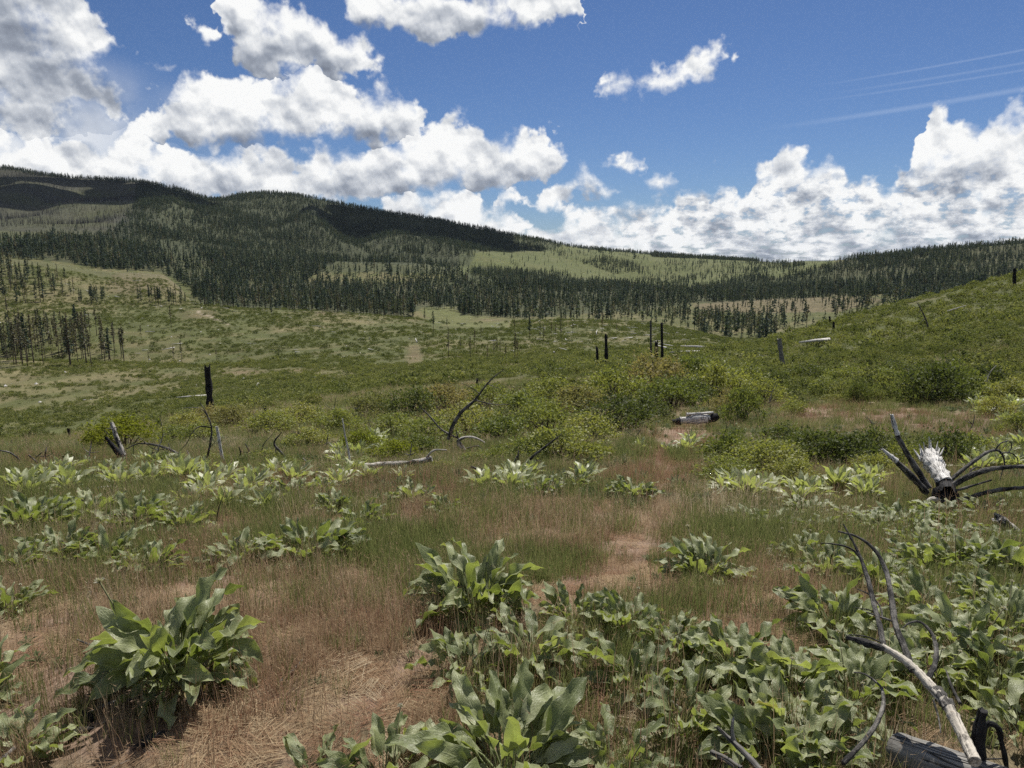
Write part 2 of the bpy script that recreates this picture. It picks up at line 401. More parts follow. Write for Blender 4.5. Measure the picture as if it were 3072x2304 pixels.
def on_ground(u, v, dmax=1e9):
    """first point of the land seen at photograph pixel (u, v)"""
    s, t = s_of_uv(u, v), t_of_v(v)
    ys = _YS
    d = CAM_Z + ys * t - height(ys * s, ys)
    i = np.argmax(d < 0)
    if d[i] >= 0:
        i = len(ys) - 1
    if i:
        y = ys[i - 1] + (ys[i] - ys[i - 1]) * d[i - 1] / (d[i - 1] - d[i])
    else:
        y = ys[0]
    return Vector((y * s, y, h1(y * s, y)))
def at(u, v, Y):
    """point on the line of sight through (u, v) at depth Y"""
    return Vector((Y * s_of_uv(u, v), Y, CAM_Z + Y * t_of_v(v)))

# ------------------------------------------------------------------ object helpers
def tag(o, label=None, cat=None, group=None, kind=None):
    if label: o['label'] = label
    if cat: o['category'] = cat
    if group: o['group'] = group
    if kind: o['kind'] = kind
    return o
def link(name, data, parent=None):
    o = bpy.data.objects.new(name, data)
    COL.objects.link(o)
    if parent is not None:
        o.parent = parent
    return o
def empty(name, loc=(0, 0, 0), rz=0.0, sc=1.0):
    o = link(name, None)
    o.empty_display_size = 0.2
    o.location = loc; o.rotation_euler = (0, 0, rz); o.scale = (sc, sc, sc)
    return o
def mesh_np(name, V, F, mat=None, smooth=True, uv=None, attrs=None):
    """mesh from numpy arrays; F is an (n,3) or (n,4) index array"""
    V = np.asarray(V, np.float32); F = np.asarray(F, np.int32)
    me = bpy.data.meshes.new(name)
    n, w = F.shape
    me.vertices.add(len(V)); me.vertices.foreach_set('co', V.ravel())
    me.loops.add(n * w); me.loops.foreach_set('vertex_index', F.ravel())
    me.polygons.add(n)
    me.polygons.foreach_set('loop_start', np.arange(0, n * w, w, dtype=np.int32))
    me.polygons.foreach_set('use_smooth', np.full(n, smooth))
    if uv is not None:
        l = me.uv_layers.new(name='UVMap')
        l.data.foreach_set('uv', np.asarray(uv, np.float32)[F.ravel()].ravel())
    for k, (typ, arr) in (attrs or {}).items():
        a = me.attributes.new(k, typ, 'POINT')
        arr = np.asarray(arr, np.float32)
        if typ == 'FLOAT':
            a.data.foreach_set('value', arr.ravel())
        elif typ == 'FLOAT_COLOR':
            a.data.foreach_set('color', np.c_[arr, np.ones(len(arr), np.float32)].ravel())
        else:
            a.data.foreach_set('vector', arr.ravel())
    me.update(calc_edges=True)
    if mat is not None:
        me.materials.append(mat)
    return me
def new_mat(name):
    m = bpy.data.materials.new(name)
    m.use_nodes = True
    return m, NT(m.node_tree)
def finish(N, shader, disp=None):
    o = N.n('ShaderNodeOutputMaterial')
    N.nt.links.new(shader, o.inputs['Surface'])
def principled(N, color, rough=0.9, spec=0.2, normal=None):
    b = N.n('ShaderNodeBsdfPrincipled')
    N.put(b.inputs['Base Color'], color)
    N.put(b.inputs['Roughness'], rough)
    N.put(b.inputs['Specular IOR Level'], spec)
    if normal is not None:
        N.nt.links.new(normal, b.inputs['Normal'])
    return b.outputs[0]
def bump(N, h, strength=0.5, dist=0.05):
    b = N.n('ShaderNodeBump')
    b.inputs['Strength'].default_value = strength; b.inputs['Distance'].default_value = dist
    N.put(b.inputs['Height'], h)
    return b.outputs[0]

# ------------------------------------------------------------------ what grows where (soil and turf colour of each place)
POLY_MEADOW = [(1262, 930), (1300, 922), (1375, 923), (1380, 946), (1540, 955), (1530, 985), (1290, 990), (1300, 960)]
POLY_TERRACE = [(2060, 918), (2150, 905), (2240, 900), (2520, 884), (2650, 900), (2520, 935), (2200, 940)]
POLY_RED = [  # dry reddish grass in the foreground
    [(1900, 1290), (2110, 1275), (2150, 1330), (2080, 1500), (2060, 1700), (1900, 1900), (1650, 1900), (1480, 1560), (1700, 1480), (1850, 1420)],
    [(2330, 1240), (2440, 1205), (2750, 1220), (3072, 1270), (3072, 1345), (2700, 1320), (2550, 1290), (2380, 1285)],
    [(0, 1390), (260, 1370), (520, 1450), (1050, 1450), (1400, 1440), (1450, 1700), (1300, 1850), (900, 1950), (500, 1800), (0, 1480)],
    [(350, 1750), (1200, 1700), (1300, 2000), (900, 2304), (300, 2304), (0, 2304), (0, 1750)],
    [(2050, 1650), (2450, 1700), (2480, 1900), (2200, 2000), (2050, 1850)],
]
FOREST_FLOOR = [  # ground under close stands, coloured darker
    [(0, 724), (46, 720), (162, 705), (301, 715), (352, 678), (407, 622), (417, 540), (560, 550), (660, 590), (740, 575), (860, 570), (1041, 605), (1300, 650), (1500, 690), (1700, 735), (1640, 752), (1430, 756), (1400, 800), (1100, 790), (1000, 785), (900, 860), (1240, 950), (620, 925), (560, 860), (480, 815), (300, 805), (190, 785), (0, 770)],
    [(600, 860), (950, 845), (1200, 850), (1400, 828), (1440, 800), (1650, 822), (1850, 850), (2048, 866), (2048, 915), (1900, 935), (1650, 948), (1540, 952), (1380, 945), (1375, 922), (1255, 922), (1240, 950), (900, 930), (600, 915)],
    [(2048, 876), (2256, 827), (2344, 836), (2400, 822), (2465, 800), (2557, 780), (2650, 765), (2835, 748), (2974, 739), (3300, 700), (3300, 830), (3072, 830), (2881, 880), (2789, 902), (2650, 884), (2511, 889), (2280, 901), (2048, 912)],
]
def land(X, Y, Z):
    """base colour (n,3) and dry-grass weight of the land"""
    u, v = project(X, Y, Z)
    n1 = fbm(X / 9.0, Y / 9.0, 3, 4); n2 = fbm(X / 60.0, Y / 60.0, 5, 4); n3 = fbm(X / 1.1, Y / 1.1, 7, 3)
    uj = u + (fbm(X / 4, Y / 4, 9, 3) - 0.5) * 140 * sstep(-Y, -60, -15) + (n2 - 0.5) * 40 * sstep(Y, 60, 200)
    vj = v + (fbm(X / 4, Y / 4, 12, 3) - 0.5) * 70 * sstep(-Y, -60, -15) + (n1 - 0.5) * 14 * sstep(Y, 60, 200)
    green = np.array([0.080, 0.088, 0.033]); tan = np.array([0.170, 0.145, 0.078]); lush = np.array([0.10, 0.135, 0.042])
    litter = np.array([0.250, 0.178, 0.130]); soil = np.array([0.125, 0.085, 0.064])
    w = np.clip((n1 * 0.5 + n2 * 0.5 - 0.42) * 4.0, 0, 1)[:, None]
    c = green * (1 - w * 0.75) + tan * w * 0.75
    near = (1 - sstep(Y, 26, 60))[:, None]
    dry = np.zeros(X.size)
    for p in POLY_RED:
        dry = np.maximum(dry, in_poly(uj, vj, p) * 1.0)
    dry = dry * (Y < 45)
    sm = np.clip((n3 - 0.45) * 5, 0, 1)[:, None]
    cn = litter * (0.55 + 0.45 * sm) + soil * 0.45 * (1 - sm)
    cn = cn * (0.75 + 0.25 * dry[:, None]) + np.array([0.02, 0.035, 0.008]) * (1 - dry[:, None])
    c = c * (1 - near) + cn * near
    def over(mask, col, k=1.0):
        mk = (mask * k)[:, None]
        c[:] = c * (1 - mk) + np.array(col) * mk
    far = (Y > 60)
    over((Y > 1350) & (u < 1420), (0.066, 0.074, 0.038), 0.8)
    over(in_poly(uj, vj, POLY_MEADOW) & far & (Y > 500), (0.112, 0.122, 0.047), 0.75)
    over(in_poly(uj, vj, POLY_TERRACE) & (Y > 800), (0.140, 0.112, 0.068), 0.7)
    over((Y > 640) & (Y < 760) & (uj < 560) & (vj < 870), (0.100, 0.100, 0.050), 0.7)
    over((Y > 520) & (uj > 330) & (uj < 570) & (vj > 820) & (vj < 880) & (Y < 800), (0.140, 0.118, 0.070), 0.6)
    over(((Y > 1450) & (uj + (n2 - 0.5) * 160 < 440) & (vj < 720)) * np.clip(1.7 - 2.0 * fbm(X / 160, Y / 160, 15, 3), 0.1, 1), (0.058, 0.057, 0.046), 0.85)
    over((Y > 1300) & (Y < 3200) & (u > 1380) & (u < 2500), (0.100, 0.115, 0.044), 0.7)
    for (cu, cv, ru, rv) in ((740, 1118, 60, 12), (880, 1112, 50, 8), (1240, 1075, 26, 26), (1240, 1050, 20, 22), (590, 945, 60, 14), (985, 940, 60, 8), (1470, 960, 60, 6), (110, 960, 40, 10)):
        m = np.exp(-(((uj - cu) / ru) ** 2 + ((vj - cv) / rv) ** 2) * 1.2) * (Y > 60)
        over(np.clip(m * 1.4, 0, 1) * (0.3 + 0.7 * n1), (0.150, 0.112, 0.068), 0.7)
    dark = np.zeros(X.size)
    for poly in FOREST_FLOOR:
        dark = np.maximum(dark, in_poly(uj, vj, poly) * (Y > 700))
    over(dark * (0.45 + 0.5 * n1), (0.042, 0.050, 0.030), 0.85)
    # foot track on the far slope
    tr = np.abs(vj - (938 + (uj - 590) * 0.42)) < 2.5
    over(tr & (uj > 585) & (uj < 680) & (Y > 300), (0.30, 0.25, 0.19), 0.7)
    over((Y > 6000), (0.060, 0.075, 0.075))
    return c, dry

# ------------------------------------------------------------------ ground sheet
NR, NC = 640, 470
q = np.linspace(0, 1, NR)
rowY = np.concatenate([np.linspace(-9, -0.2, 24), 7.0 * (np.exp(q * math.log(15900 / 7.0)) - 1)])
tcol = np.linspace(-1, 1, NC)
scol = 1.18 * tcol * (0.72 + 0.28 * tcol ** 2)
GX = (np.abs(rowY)[:, None] + 6.0) * scol[None, :]
GY = np.repeat(rowY[:, None], NC, 1)
gx, gy = GX.ravel(), GY.ravel()
gz = height(gx, gy)
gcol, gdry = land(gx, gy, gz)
nr = len(rowY)
ii = (np.arange(nr - 1)[:, None] * NC + np.arange(NC - 1)[None, :]).ravel()
GF = np.c_[ii, ii + 1, ii + NC + 1, ii + NC]

M_GROUND, N = new_mat("soil_and_turf")
pos = N.n('ShaderNodeNewGeometry').outputs['Position']
att = N.n('ShaderNodeAttribute', attribute_name='land').outputs['Color']
fine = N.noise(pos, 38.0, 5.0, 0.65)
midn = N.noise(pos, 2.3, 5.0, 0.6)
big = N.noise(pos, 0.09, 6.0, 0.62)
fib = N.noise(N.v('MULTIPLY', pos, (160.0, 28.0, 60.0)), 1.0, 3.0, 0.6, dist=0.8)
k = N.m('ADD', N.m('MULTIPLY', N.step(fine, 0.3, 0.7), 0.5), N.m('ADD', N.m('MULTIPLY', N.step(midn, 0.3, 0.7), 0.45), N.m('MULTIPLY', N.step(big, 0.3, 0.7), 0.45)))
k = N.m('ADD', 0.36, N.m('MULTIPLY', k, 0.85))
k = N.m('MULTIPLY', k, N.step(fib, 0.3, 0.72, 0.7, 1.25))
cg = N.v('SCALE', att, scale=k)
hsum = N.m('ADD', fine, N.m('MULTIPLY', fib, 0.5))
finish(N, principled(N, cg, 0.95, 0.1, bump(N, hsum, 0.7, 0.02)))
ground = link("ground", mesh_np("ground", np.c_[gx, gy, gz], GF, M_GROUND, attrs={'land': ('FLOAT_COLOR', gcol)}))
tag(ground, kind='structure')

# ------------------------------------------------------------------ plant materials
def leafy_mat(name, stops, trans=0.35, rough=0.7, spec=0.15, trans_tint=(1.25, 1.35, 0.55), source='random', vein=False):
    """foliage: colour from a per-plant value, light passes through the blades"""
    m, N = new_mat(name)
    info = N.n('ShaderNodeObjectInfo')
    f = info.outputs['Random']
    if source == 'tint':
        f = N.n('ShaderNodeAttribute', attribute_type='INSTANCER', attribute_name='tint').outputs['Fac']
    pos = N.n('ShaderNodeNewGeometry').outputs['Position']
    nz = N.noise(pos, 3.1 if source != 'far' else 0.12, 3.0, 0.6)
    f = N.m('ADD', N.m('MULTIPLY', f, 0.72), N.m('MULTIPLY', N.m('SUBTRACT', nz, 0.36), 0.9), clamp=True)
    c = N.ramp(f, stops)
    if vein:
        uv = N.n('ShaderNodeUVMap').outputs[0]
        ux, uy, _ = N.sep(uv)
        rib = N.step(N.m('ABSOLUTE', N.m('SUBTRACT', uy, 0.5)), 0.012, 0.035, 1.0, 0.0)
        side = N.m('ABSOLUTE', N.m('SUBTRACT', uy, 0.5))
        w = N.m('SINE', N.m('MULTIPLY', N.m('SUBTRACT', ux, N.m('MULTIPLY', side, 0.55)), 62.0))
        vv = N.m('MAXIMUM', rib, N.m('MULTIPLY', N.step(w, 0.86, 1.0), 0.45))
        blot = N.noise(pos, 26.0, 3.0, 0.6)
        c = N.mix(N.m('MULTIPLY', vv, 0.55), c, (0.36, 0.40, 0.22))
        c = N.mix(N.m('MULTIPLY', N.step(side, 0.455, 0.495), 0.6), c, (0.46, 0.47, 0.30))
        spot = N.m('MULTIPLY', N.step(N.noise(pos, 9.0, 4.0, 0.65), 0.62, 0.70), N.step(info.outputs['Random'], 0.45, 0.8))
        c = N.mix(N.m('MULTIPLY', spot, 0.7), c, (0.27, 0.20, 0.09))
        c = N.v('SCALE', c, scale=N.step(blot, 0.25, 0.75, 0.78, 1.18))
        hgt = N.m('ADD', N.m('MULTIPLY', vv, -0.6), N.m('MULTIPLY', N.noise(N.comb(N.m('MULTIPLY', ux, 18.0), N.m('MULTIPLY', uy, 12.0), 0.0), 1.0, 2.0), 0.8))
        nrm = bump(N, hgt, 0.55, 0.006)
    else:
        nrm = None
    b = principled(N, c, rough, spec, nrm)
    if trans > 0:
        t = N.n('ShaderNodeBsdfTranslucent')
        N.put(t.inputs['Color'], N.v('MULTIPLY', c, trans_tint))
        mx = N.n('ShaderNodeMixShader')
        mx.inputs[0].default_value = trans
        N.nt.links.new(b, mx.inputs[1]); N.nt.links.new(t.outputs[0], mx.inputs[2])
        b = mx.outputs[0]
    finish(N, b)
    return m

def wood_mat(name, dark, light, lo=0.35, hi=0.65, scale=6.0, stretch=9.0, rough=0.85, along='z', bstr=0.6):
    """wood with grain along one local axis; dark char or bark against bare bleached wood"""
    m, N = new_mat(name)
    co = N.n('ShaderNodeTexCoord').outputs['Object']
    st = {'z': (1, 1, 1 / stretch), 'x': (1 / stretch, 1, 1), 'n': (1, 1, 1)}[along]
    g = N.noise(N.v('MULTIPLY', co, st), scale * 4, 5.0, 0.65)
    pt = N.noise(co, scale * 0.55, 5.0, 0.65, dist=0.4)
    f = N.step(N.m('ADD', N.m('MULTIPLY', pt, 0.75), N.m('MULTIPLY', g, 0.25)), lo, hi)
    c = N.mix(f, dark, light)
    c = N.v('SCALE', c, scale=N.step(g, 0.25, 0.7, 0.55, 1.2))
    finish(N, principled(N, c, rough, 0.25, bump(N, N.m('ADD', g, N.m('MULTIPLY', pt, 0.6)), bstr, 0.02)))
    return m

M_NEEDLE = leafy_mat("pine_needles", [(0.0, (0.040, 0.058, 0.054)), (0.5, (0.070, 0.094, 0.074)), (1.0, (0.145, 0.155, 0.096))], 0.22, 0.8, 0.1, source='far')  # blue-grey cast is distance haze put into the colour; plain needles are greener
M_NEEDLE_DRY = leafy_mat("scorched_needles", [(0.0, (0.115, 0.115, 0.080)), (0.5, (0.150, 0.140, 0.098)), (1.0, (0.195, 0.165, 0.115))], 0.22, 0.85, 0.1, source='far')
M_BARK = wood_mat("pine_bark", (0.070, 0.056, 0.047), (0.18, 0.135, 0.105), scale=2.0)
M_SNAG = wood_mat("standing_dead_wood", (0.034, 0.033, 0.033), (0.115, 0.108, 0.102), 0.40, 0.62, scale=1.2)
M_CHAR = wood_mat("charred_wood", (0.009, 0.009, 0.010), (0.045, 0.042, 0.042), 0.45, 0.75, scale=7.0, bstr=1.0)
M_CHARGREY = wood_mat("half_charred_wood", (0.018, 0.017, 0.017), (0.22, 0.205, 0.185), 0.46, 0.66, scale=6.0)
M_BLEACH = wood_mat("bleached_wood", (0.20, 0.185, 0.165), (0.62, 0.595, 0.55), 0.30, 0.52, scale=5.0)
M_GREYWOOD = wood_mat("weathered_grey_wood", (0.05, 0.047, 0.043), (0.21, 0.20, 0.185), 0.35, 0.62, scale=8.0)

# ------------------------------------------------------------------ scatter helper for what nobody could count
def scatter(name, pts, rot, sca, idx, protos, tint=None, kind='stuff'):
    n = len(pts)
    me = bpy.data.meshes.new(name)
    me.vertices.add(n); me.vertices.foreach_set('co', np.asarray(pts, np.float32).ravel())
    a = me.attributes.new('rot', 'FLOAT_VECTOR', 'POINT'); a.data.foreach_set('vector', np.asarray(rot, np.float32).ravel())
    a = me.attributes.new('sca', 'FLOAT_VECTOR', 'POINT'); a.data.foreach_set('vector', np.asarray(sca, np.float32).ravel())
    a = me.attributes.new('idx', 'INT', 'POINT'); a.data.foreach_set('value', np.asarray(idx, np.int32))
    a = me.attributes.new('tint', 'FLOAT', 'POINT'); a.data.foreach_set('value', np.asarray(tint if tint is not None else rng.random(n), np.float32))
    me.update()
    o = link(name, me)
    tag(o, kind=kind)
    ng = bpy.data.node_groups.new(name + "_scatter", 'GeometryNodeTree')
    ng.interface.new_socket('Geometry', in_out='INPUT', socket_type='NodeSocketGeometry')
    ng.interface.new_socket('Geometry', in_out='OUTPUT', socket_type='NodeSocketGeometry')
    gi = ng.nodes.new('NodeGroupInput'); go = ng.nodes.new('NodeGroupOutput')
    iop = ng.nodes.new('GeometryNodeInstanceOnPoints')
    join = ng.nodes.new('GeometryNodeJoinGeometry')
    infos = []
    for k, pm in enumerate(protos):
        po = bpy.data.objects.new(name + "_piece", pm)
        oi = ng.nodes.new('GeometryNodeObjectInfo')
        oi.inputs['Object'].default_value = po
        oi.inputs['As Instance'].default_value = True
        infos.append(oi)
    for oi in reversed(infos):     # join keeps reverse link order
        ng.links.new(oi.outputs['Geometry'], join.inputs[0])
    def named(attr, typ):
        nd = ng.nodes.new('GeometryNodeInputNamedAttribute'); nd.data_type = typ
        nd.inputs['Name'].default_value = attr
        return nd.outputs['Attribute']
    ng.links.new(gi.outputs[0], iop.inputs['Points'])
    ng.links.new(join.outputs[0], iop.inputs['Instance'])
    iop.inputs['Pick Instance'].default_value = True
    ng.links.new(named('idx', 'INT'), iop.inputs['Instance Index'])
    er = ng.nodes.new('FunctionNodeEulerToRotation')
    ng.links.new(named('rot', 'FLOAT_VECTOR'), er.inputs[0])
    ng.links.new(er.outputs[0], iop.inputs['Rotation'])
    ng.links.new(named('sca', 'FLOAT_VECTOR'), iop.inputs['Scale'])
    ng.links.new(iop.outputs[0], go.inputs[0])
    md = o.modifiers.new("scatter", 'NODES')
    md.node_group = ng
    return o

# ------------------------------------------------------------------ conifers
def tube_np(path, rad, sides=6, cap=True):
    """tapered tube along a path; returns verts, quads"""
    path = np.asarray(path, float); rad = np.asarray(rad, float)
    n = len(path)
    tan = np.gradient(path, axis=0)
    tan /= np.linalg.norm(tan, axis=1)[:, None] + 1e-9
    ref = np.array([0.31, 0.17, 0.93]) if abs(tan[0][2]) < 0.8 else np.array([0.93, 0.31, 0.17])
    V = []
    a = np.linspace(0, 2 * math.pi, sides, endpoint=False)
    x = np.cross(ref, tan[0]); x /= np.linalg.norm(x)
    for i in range(n):
        x = x - tan[i] * np.dot(x, tan[i]); x /= np.linalg.norm(x) + 1e-9
        y = np.cross(tan[i], x)
        V.append(path[i] + rad[i] * (np.cos(a)[:, None] * x + np.sin(a)[:, None] * y))
    V = np.concatenate(V)
    F = []
    for i in range(n - 1):
        for j in range(sides):
            k = (j + 1) % sides
            F.append((i * sides + j, i * sides + k, (i + 1) * sides + k, (i + 1) * sides + j))
    F = np.array(F)
    if cap:
        c0 = len(V)
        V = np.concatenate([V, path[:1], path[-1:]])
        e = (n - 1) * sides
        F = np.concatenate([F, [(c0, (j + 1) % sides, j, j) for j in range(0)]]) if False else F
        capf = []
        for j in range(0, sides, 1):
            k = (j + 1) % sides
            capf.append((c0, k, j, c0)); capf.append((c0 + 1, e + j, e + k, c0 + 1))
        # triangles stored as quads would be degenerate: split below
        return V, F, np.array([(q0, q1, q2) for q0, q1, q2, _ in capf])
    return V, F, np.zeros((0, 3), int)
def tris(V, F, T):
    """quads to triangles"""
    return V, np.concatenate([F[:, [0, 1, 2]], F[:, [0, 2, 3]], T]) if len(T) else np.concatenate([F[:, [0, 1, 2]], F[:, [0, 2, 3]]])
def join_np(parts):
    Vs, Fs, o = [], [], 0
    for V, F in parts:
        Vs.append(V); Fs.append(F + o); o += len(V)
    return np.concatenate(Vs), np.concatenate(Fs)

def crown_np(r, nbr, base, width, top_pow=0.85, clumps=3, droop=0.25, size=0.055, gap=0.0):
    """ragged conifer crown, unit height: many small needle clumps along drooping boughs"""
    V, F = [], []
    k = 0
    for b in range(nbr):
        z = base + (1 - base) * (b + r.random()) / nbr
        if r.random() < gap:
            continue
        prof = (1 - (z - base) / (1 - base)) ** top_pow
        low = min(1.0, 0.45 + (z - base) / (1 - base) * 3.0)
        L = width * (0.12 + 0.88 * prof) * low * r.uniform(0.55, 1.15)
        az_ = r.random() * 6.283
        d = np.array([math.cos(az_), math.sin(az_), 0])
        for c in range(clumps):
            t = (c + 0.35 + 0.5 * r.random()) / clumps
            p = d * L * t + np.array([0, 0, z - droop * L * t * t + 0.1 * L * t])
            sz = size * (0.65 + 0.5 * (1 - z)) * r.uniform(0.7, 1.3)
            out = d * r.uniform(0.7, 1.2) + np.array([r.normal(0, .35), r.normal(0, .35), r.normal(-0.15, .3)])
            out /= np.linalg.norm(out)
            side = np.cross(out, np.array([r.normal(), r.normal(), r.normal() + 0.6])); side /= np.linalg.norm(side) + 1e-6
            V += [p - out * sz * 0.7, p + side * sz * 0.55, p + out * sz * 1.0, p - side * sz * 0.55]
            F += [(k, k + 1, k + 2), (k, k + 2, k + 3)]
            k += 4
    return np.array(V), np.array(F)
def trunk_np(h, r0, r1, sides=6, bend=0.0, seg=4, r=None):
    z = np.linspace(-0.02, h, seg)
    p = np.c_[bend * np.sin(z * 3), bend * np.cos(z * 2.3) - bend, z]
    return tris(*tube_np(p, np.linspace(r0, r1, seg), sides))

r_ = np.random.default_rng(11)
PINE = []      # near variants: (trunk mesh, crown mesh, crown is scorched)
for i in range(10):
    dry = i >= 5
    base = (0.20, 0.30, 0.36, 0.15, 0.45, 0.40, 0.48, 0.35, 0.55, 0.30)[i]
    wd = (0.15, 0.14, 0.13, 0.18, 0.13, 0.10, 0.09, 0.11, 0.09, 0.12)[i]
    cr = crown_np(r_, 74 if not dry else 52, base, wd, 0.8, 4, 0.3, 0.036, 0.05 if not dry else 0.25)
    tk = trunk_np(0.985, 0.012, 0.003, 6, 0.004, 6)
    # dead stubs below the crown
    st = []
    for b in range(10):
        z = r_.uniform(0.12, base + 0.15); a = r_.random() * 6.28; L = r_.uniform(0.02, 0.055)
        st.append(tris(*tube_np([[0, 0, z], [math.cos(a) * L, math.sin(a) * L, z - 0.2 * L]], [0.0028, 0.001], 3, False)))
    tk = join_np([tk] + st)
    PINE.append((mesh_np("trunk", *tk, M_BARK), mesh_np("crown", *cr, M_NEEDLE_DRY if dry else M_NEEDLE, smooth=False), dry))
FAR = []       # far variants in one mesh each
for i in range(10):
    base = (0.08, 0.12, 0.2, 0.28, 0.1, 0.15, 0.05, 0.35, 0.22, 0.1)[i]; wd = (0.17, 0.15, 0.14, 0.13, 0.20, 0.16, 0.24, 0.12, 0.18, 0.11)[i]
    cr = crown_np(r_, 34, base, wd, (0.85, 0.7, 1.0, 0.6, 0.9)[i % 5], 2, 0.3, 0.085, (0.04, 0.2)[i % 2])
    tk = trunk_np(0.97, 0.013, 0.004, 4, 0.0, 3)
    me = mesh_np("far_conifer", *join_np([cr, tk]), M_NEEDLE, smooth=False)
    FAR.append(me)
FAR_DRY = []
for i in range(3):
    cr = crown_np(r_, 26, 0.4, 0.10, 0.8, 2, 0.3, 0.07, 0.2)
    FAR_DRY.append(mesh_np("far_scorched_conifer", *join_np([cr, trunk_np(0.98, 0.012, 0.004, 4, 0.0, 3)]), M_NEEDLE_DRY, smooth=False))
POLE = []
for i in range(5):
    parts = [trunk_np((1, 0.9, 0.8, 1, 0.6)[i], 0.012, 0.004, 4, 0.004, 4)]
    for b in range(7):
        z = r_.uniform(0.3, 0.9) * (1, 0.9, 0.8, 1, 0.6)[i]; a = r_.random() * 6.28; L = r_.uniform(0.02, 0.06)
        parts.append(tris(*tube_np([[0, 0, z], [math.cos(a) * L, math.sin(a) * L, z + 0.3 * L]], [0.003, 0.001], 3, False)))
    POLE.append(mesh_np("dead_pole", *join_np(parts), M_SNAG))

# density of living forest, by place
DENS = [  # polygon in photograph pixels as a map of the hillsides, trees per 100 m2, min depth, max depth
    ([(0, 724), (46, 720), (162, 705), (301, 715), (352, 678), (407, 622), (417, 540), (560, 550), (660, 590), (740, 575), (860, 570), (1041, 605), (1300, 650), (1500, 690), (1700, 735), (1640, 752), (1430, 756), (1400, 800), (1100, 790), (1000, 785), (900, 860), (1240, 950), (620, 925), (560, 860), (480, 815), (300, 805), (190, 785), (0, 770)], 0.85, 700, 2895),
    ([(463, 724), (560, 720), (640, 800), (660, 880), (560, 850), (520, 800)], 0.30, 700, 2600),
    ([(880, 590), (1024, 620), (1010, 680), (900, 660)], 0.45, 1500, 2895),
    ([(1180, 690), (1300, 690), (1290, 740), (1180, 745)], 0.5, 1500, 2895),
    ([(1000, 785), (1255, 789), (1357, 800), (1400, 830), (1200, 850), (950, 850)], 0.16, 900, 1600),
    ([(600, 860), (950, 845), (1200, 850), (1400, 828), (1440, 800), (1650, 822), (1850, 850), (2048, 866), (2048, 915), (1900, 935), (1650, 948), (1540, 952), (1380, 945), (1375, 922), (1255, 922), (1240, 950), (900, 930), (600, 915)], 0.62, 690, 1900),
    ([(1500, 930), (2048, 912), (2080, 985), (1950, 972), (1720, 960), (1540, 955)], 0.26, 600, 1300),
    ([(1430, 752), (1560, 765), (1700, 790), (1820, 815), (1890, 850), (1750, 840), (1600, 815), (1440, 800)], 0.02, 1500, 2200),
    ([(1600, 752), (1811, 756), (1960, 784), (1960, 830), (1900, 820), (1700, 780)], 0.10, 2000, 2600),
    ([(1746, 785), (1820, 772), (1927, 795), (1930, 820), (1840, 822)], 0.7, 1800, 2700),
    ([(1960, 784), (2420, 790), (2400, 820), (2250, 826), (2048, 870), (1900, 850)], 0.13, 1500, 2800),
    ([(2048, 876), (2256, 827), (2344, 836), (2400, 822), (2465, 800), (2557, 780), (2650, 765), (2835, 748), (2974, 739), (3300, 700), (3300, 830), (3072, 830), (2881, 880), (2789, 902), (2650, 884), (2511, 889), (2280, 901), (2048, 912)], 0.95, 1000, 1790),
    ([(2080, 945), (2310, 950), (2330, 1030), (2100, 1010)], 0.55, 600, 900),
    ([(2330, 945), (2440, 950), (2420, 985), (2330, 985)], 0.3, 600, 1000),
    ([(2480, 900), (2720, 895), (2720, 960), (2500, 960)], 0.28, 700, 1100),
    ([(2200, 905), (2480, 895), (2480, 940), (2200, 945)], 0.10, 800, 1200),
    ([(2760, 890), (3300, 840), (3300, 930), (2760, 910)], 0.7, 800, 1220),
    ([(0, 500), (210, 530), (417, 545), (417, 552), (200, 544), (0, 510)], 0.5, 2700, 2960),
    ([(1041, 605), (1300, 650), (1500, 690), (1765, 745), (1950, 762), (1950, 772), (1765, 756), (1487, 702), (1300, 666), (1041, 624)], 0.55, 2700, 2960),
    ([(1950, 762), (2270, 780), (2270, 790), (1950, 776)], 0.9, 2600, 2960),
    ([(-600, 560), (0, 724), (0, 900), (-600, 900)], 0.7, 800, 2895),
]
NT_ = 330000
tY = np.sqrt(rng.uniform(600.0 ** 2, 2960.0 ** 2, NT_)); tS = rng.uniform(-0.92, 0.92, NT_)
tX = tY * tS
tZ = height(tX, tY)
tu, tv = project(tX, tY, tZ)
area = 1.84 * (2960.0 ** 2 - 600.0 ** 2) / 2 / NT_            # m2 per candidate
nn = fbm(tX / 45.0, tY / 45.0, 21, 3); ju = tu + (nn - 0.5) * 34; jv = tv + (fbm(tX / 45.0, tY / 45.0, 25, 3) - 0.5) * 12
dn = np.full(NT_, 0.006)
for poly, d, y0, y1 in DENS:
    dn = np.where(in_poly(ju, jv, poly) & (tY > y0) & (tY < y1), d, dn)
dn = np.where(in_poly(tu, tv, POLY_MEADOW), 0.0, dn)
dn = dn * np.clip(0.35 + 2.2 * (fbm(tX / 70, tY / 70, 33, 3) - 0.28), 0.1, 1.3)
keep = rng.random(NT_) < dn * 3.2 * area / 100.0
keep &= ~((tY > 600) & (tY < 830) & (tu < 600))
tX, tY, tZ, tu, tv = tX[keep], tY[keep], tZ[keep], tu[keep], tv[keep]
tH = rng.uniform(7, 20, tX.size) * (0.6 + 0.7 * rng.random(tX.size)) * (0.75 + 0.5 * fbm(tX / 120, tY / 120, 35, 2)) * np.where(tY > 1400, 0.78, 0.95)

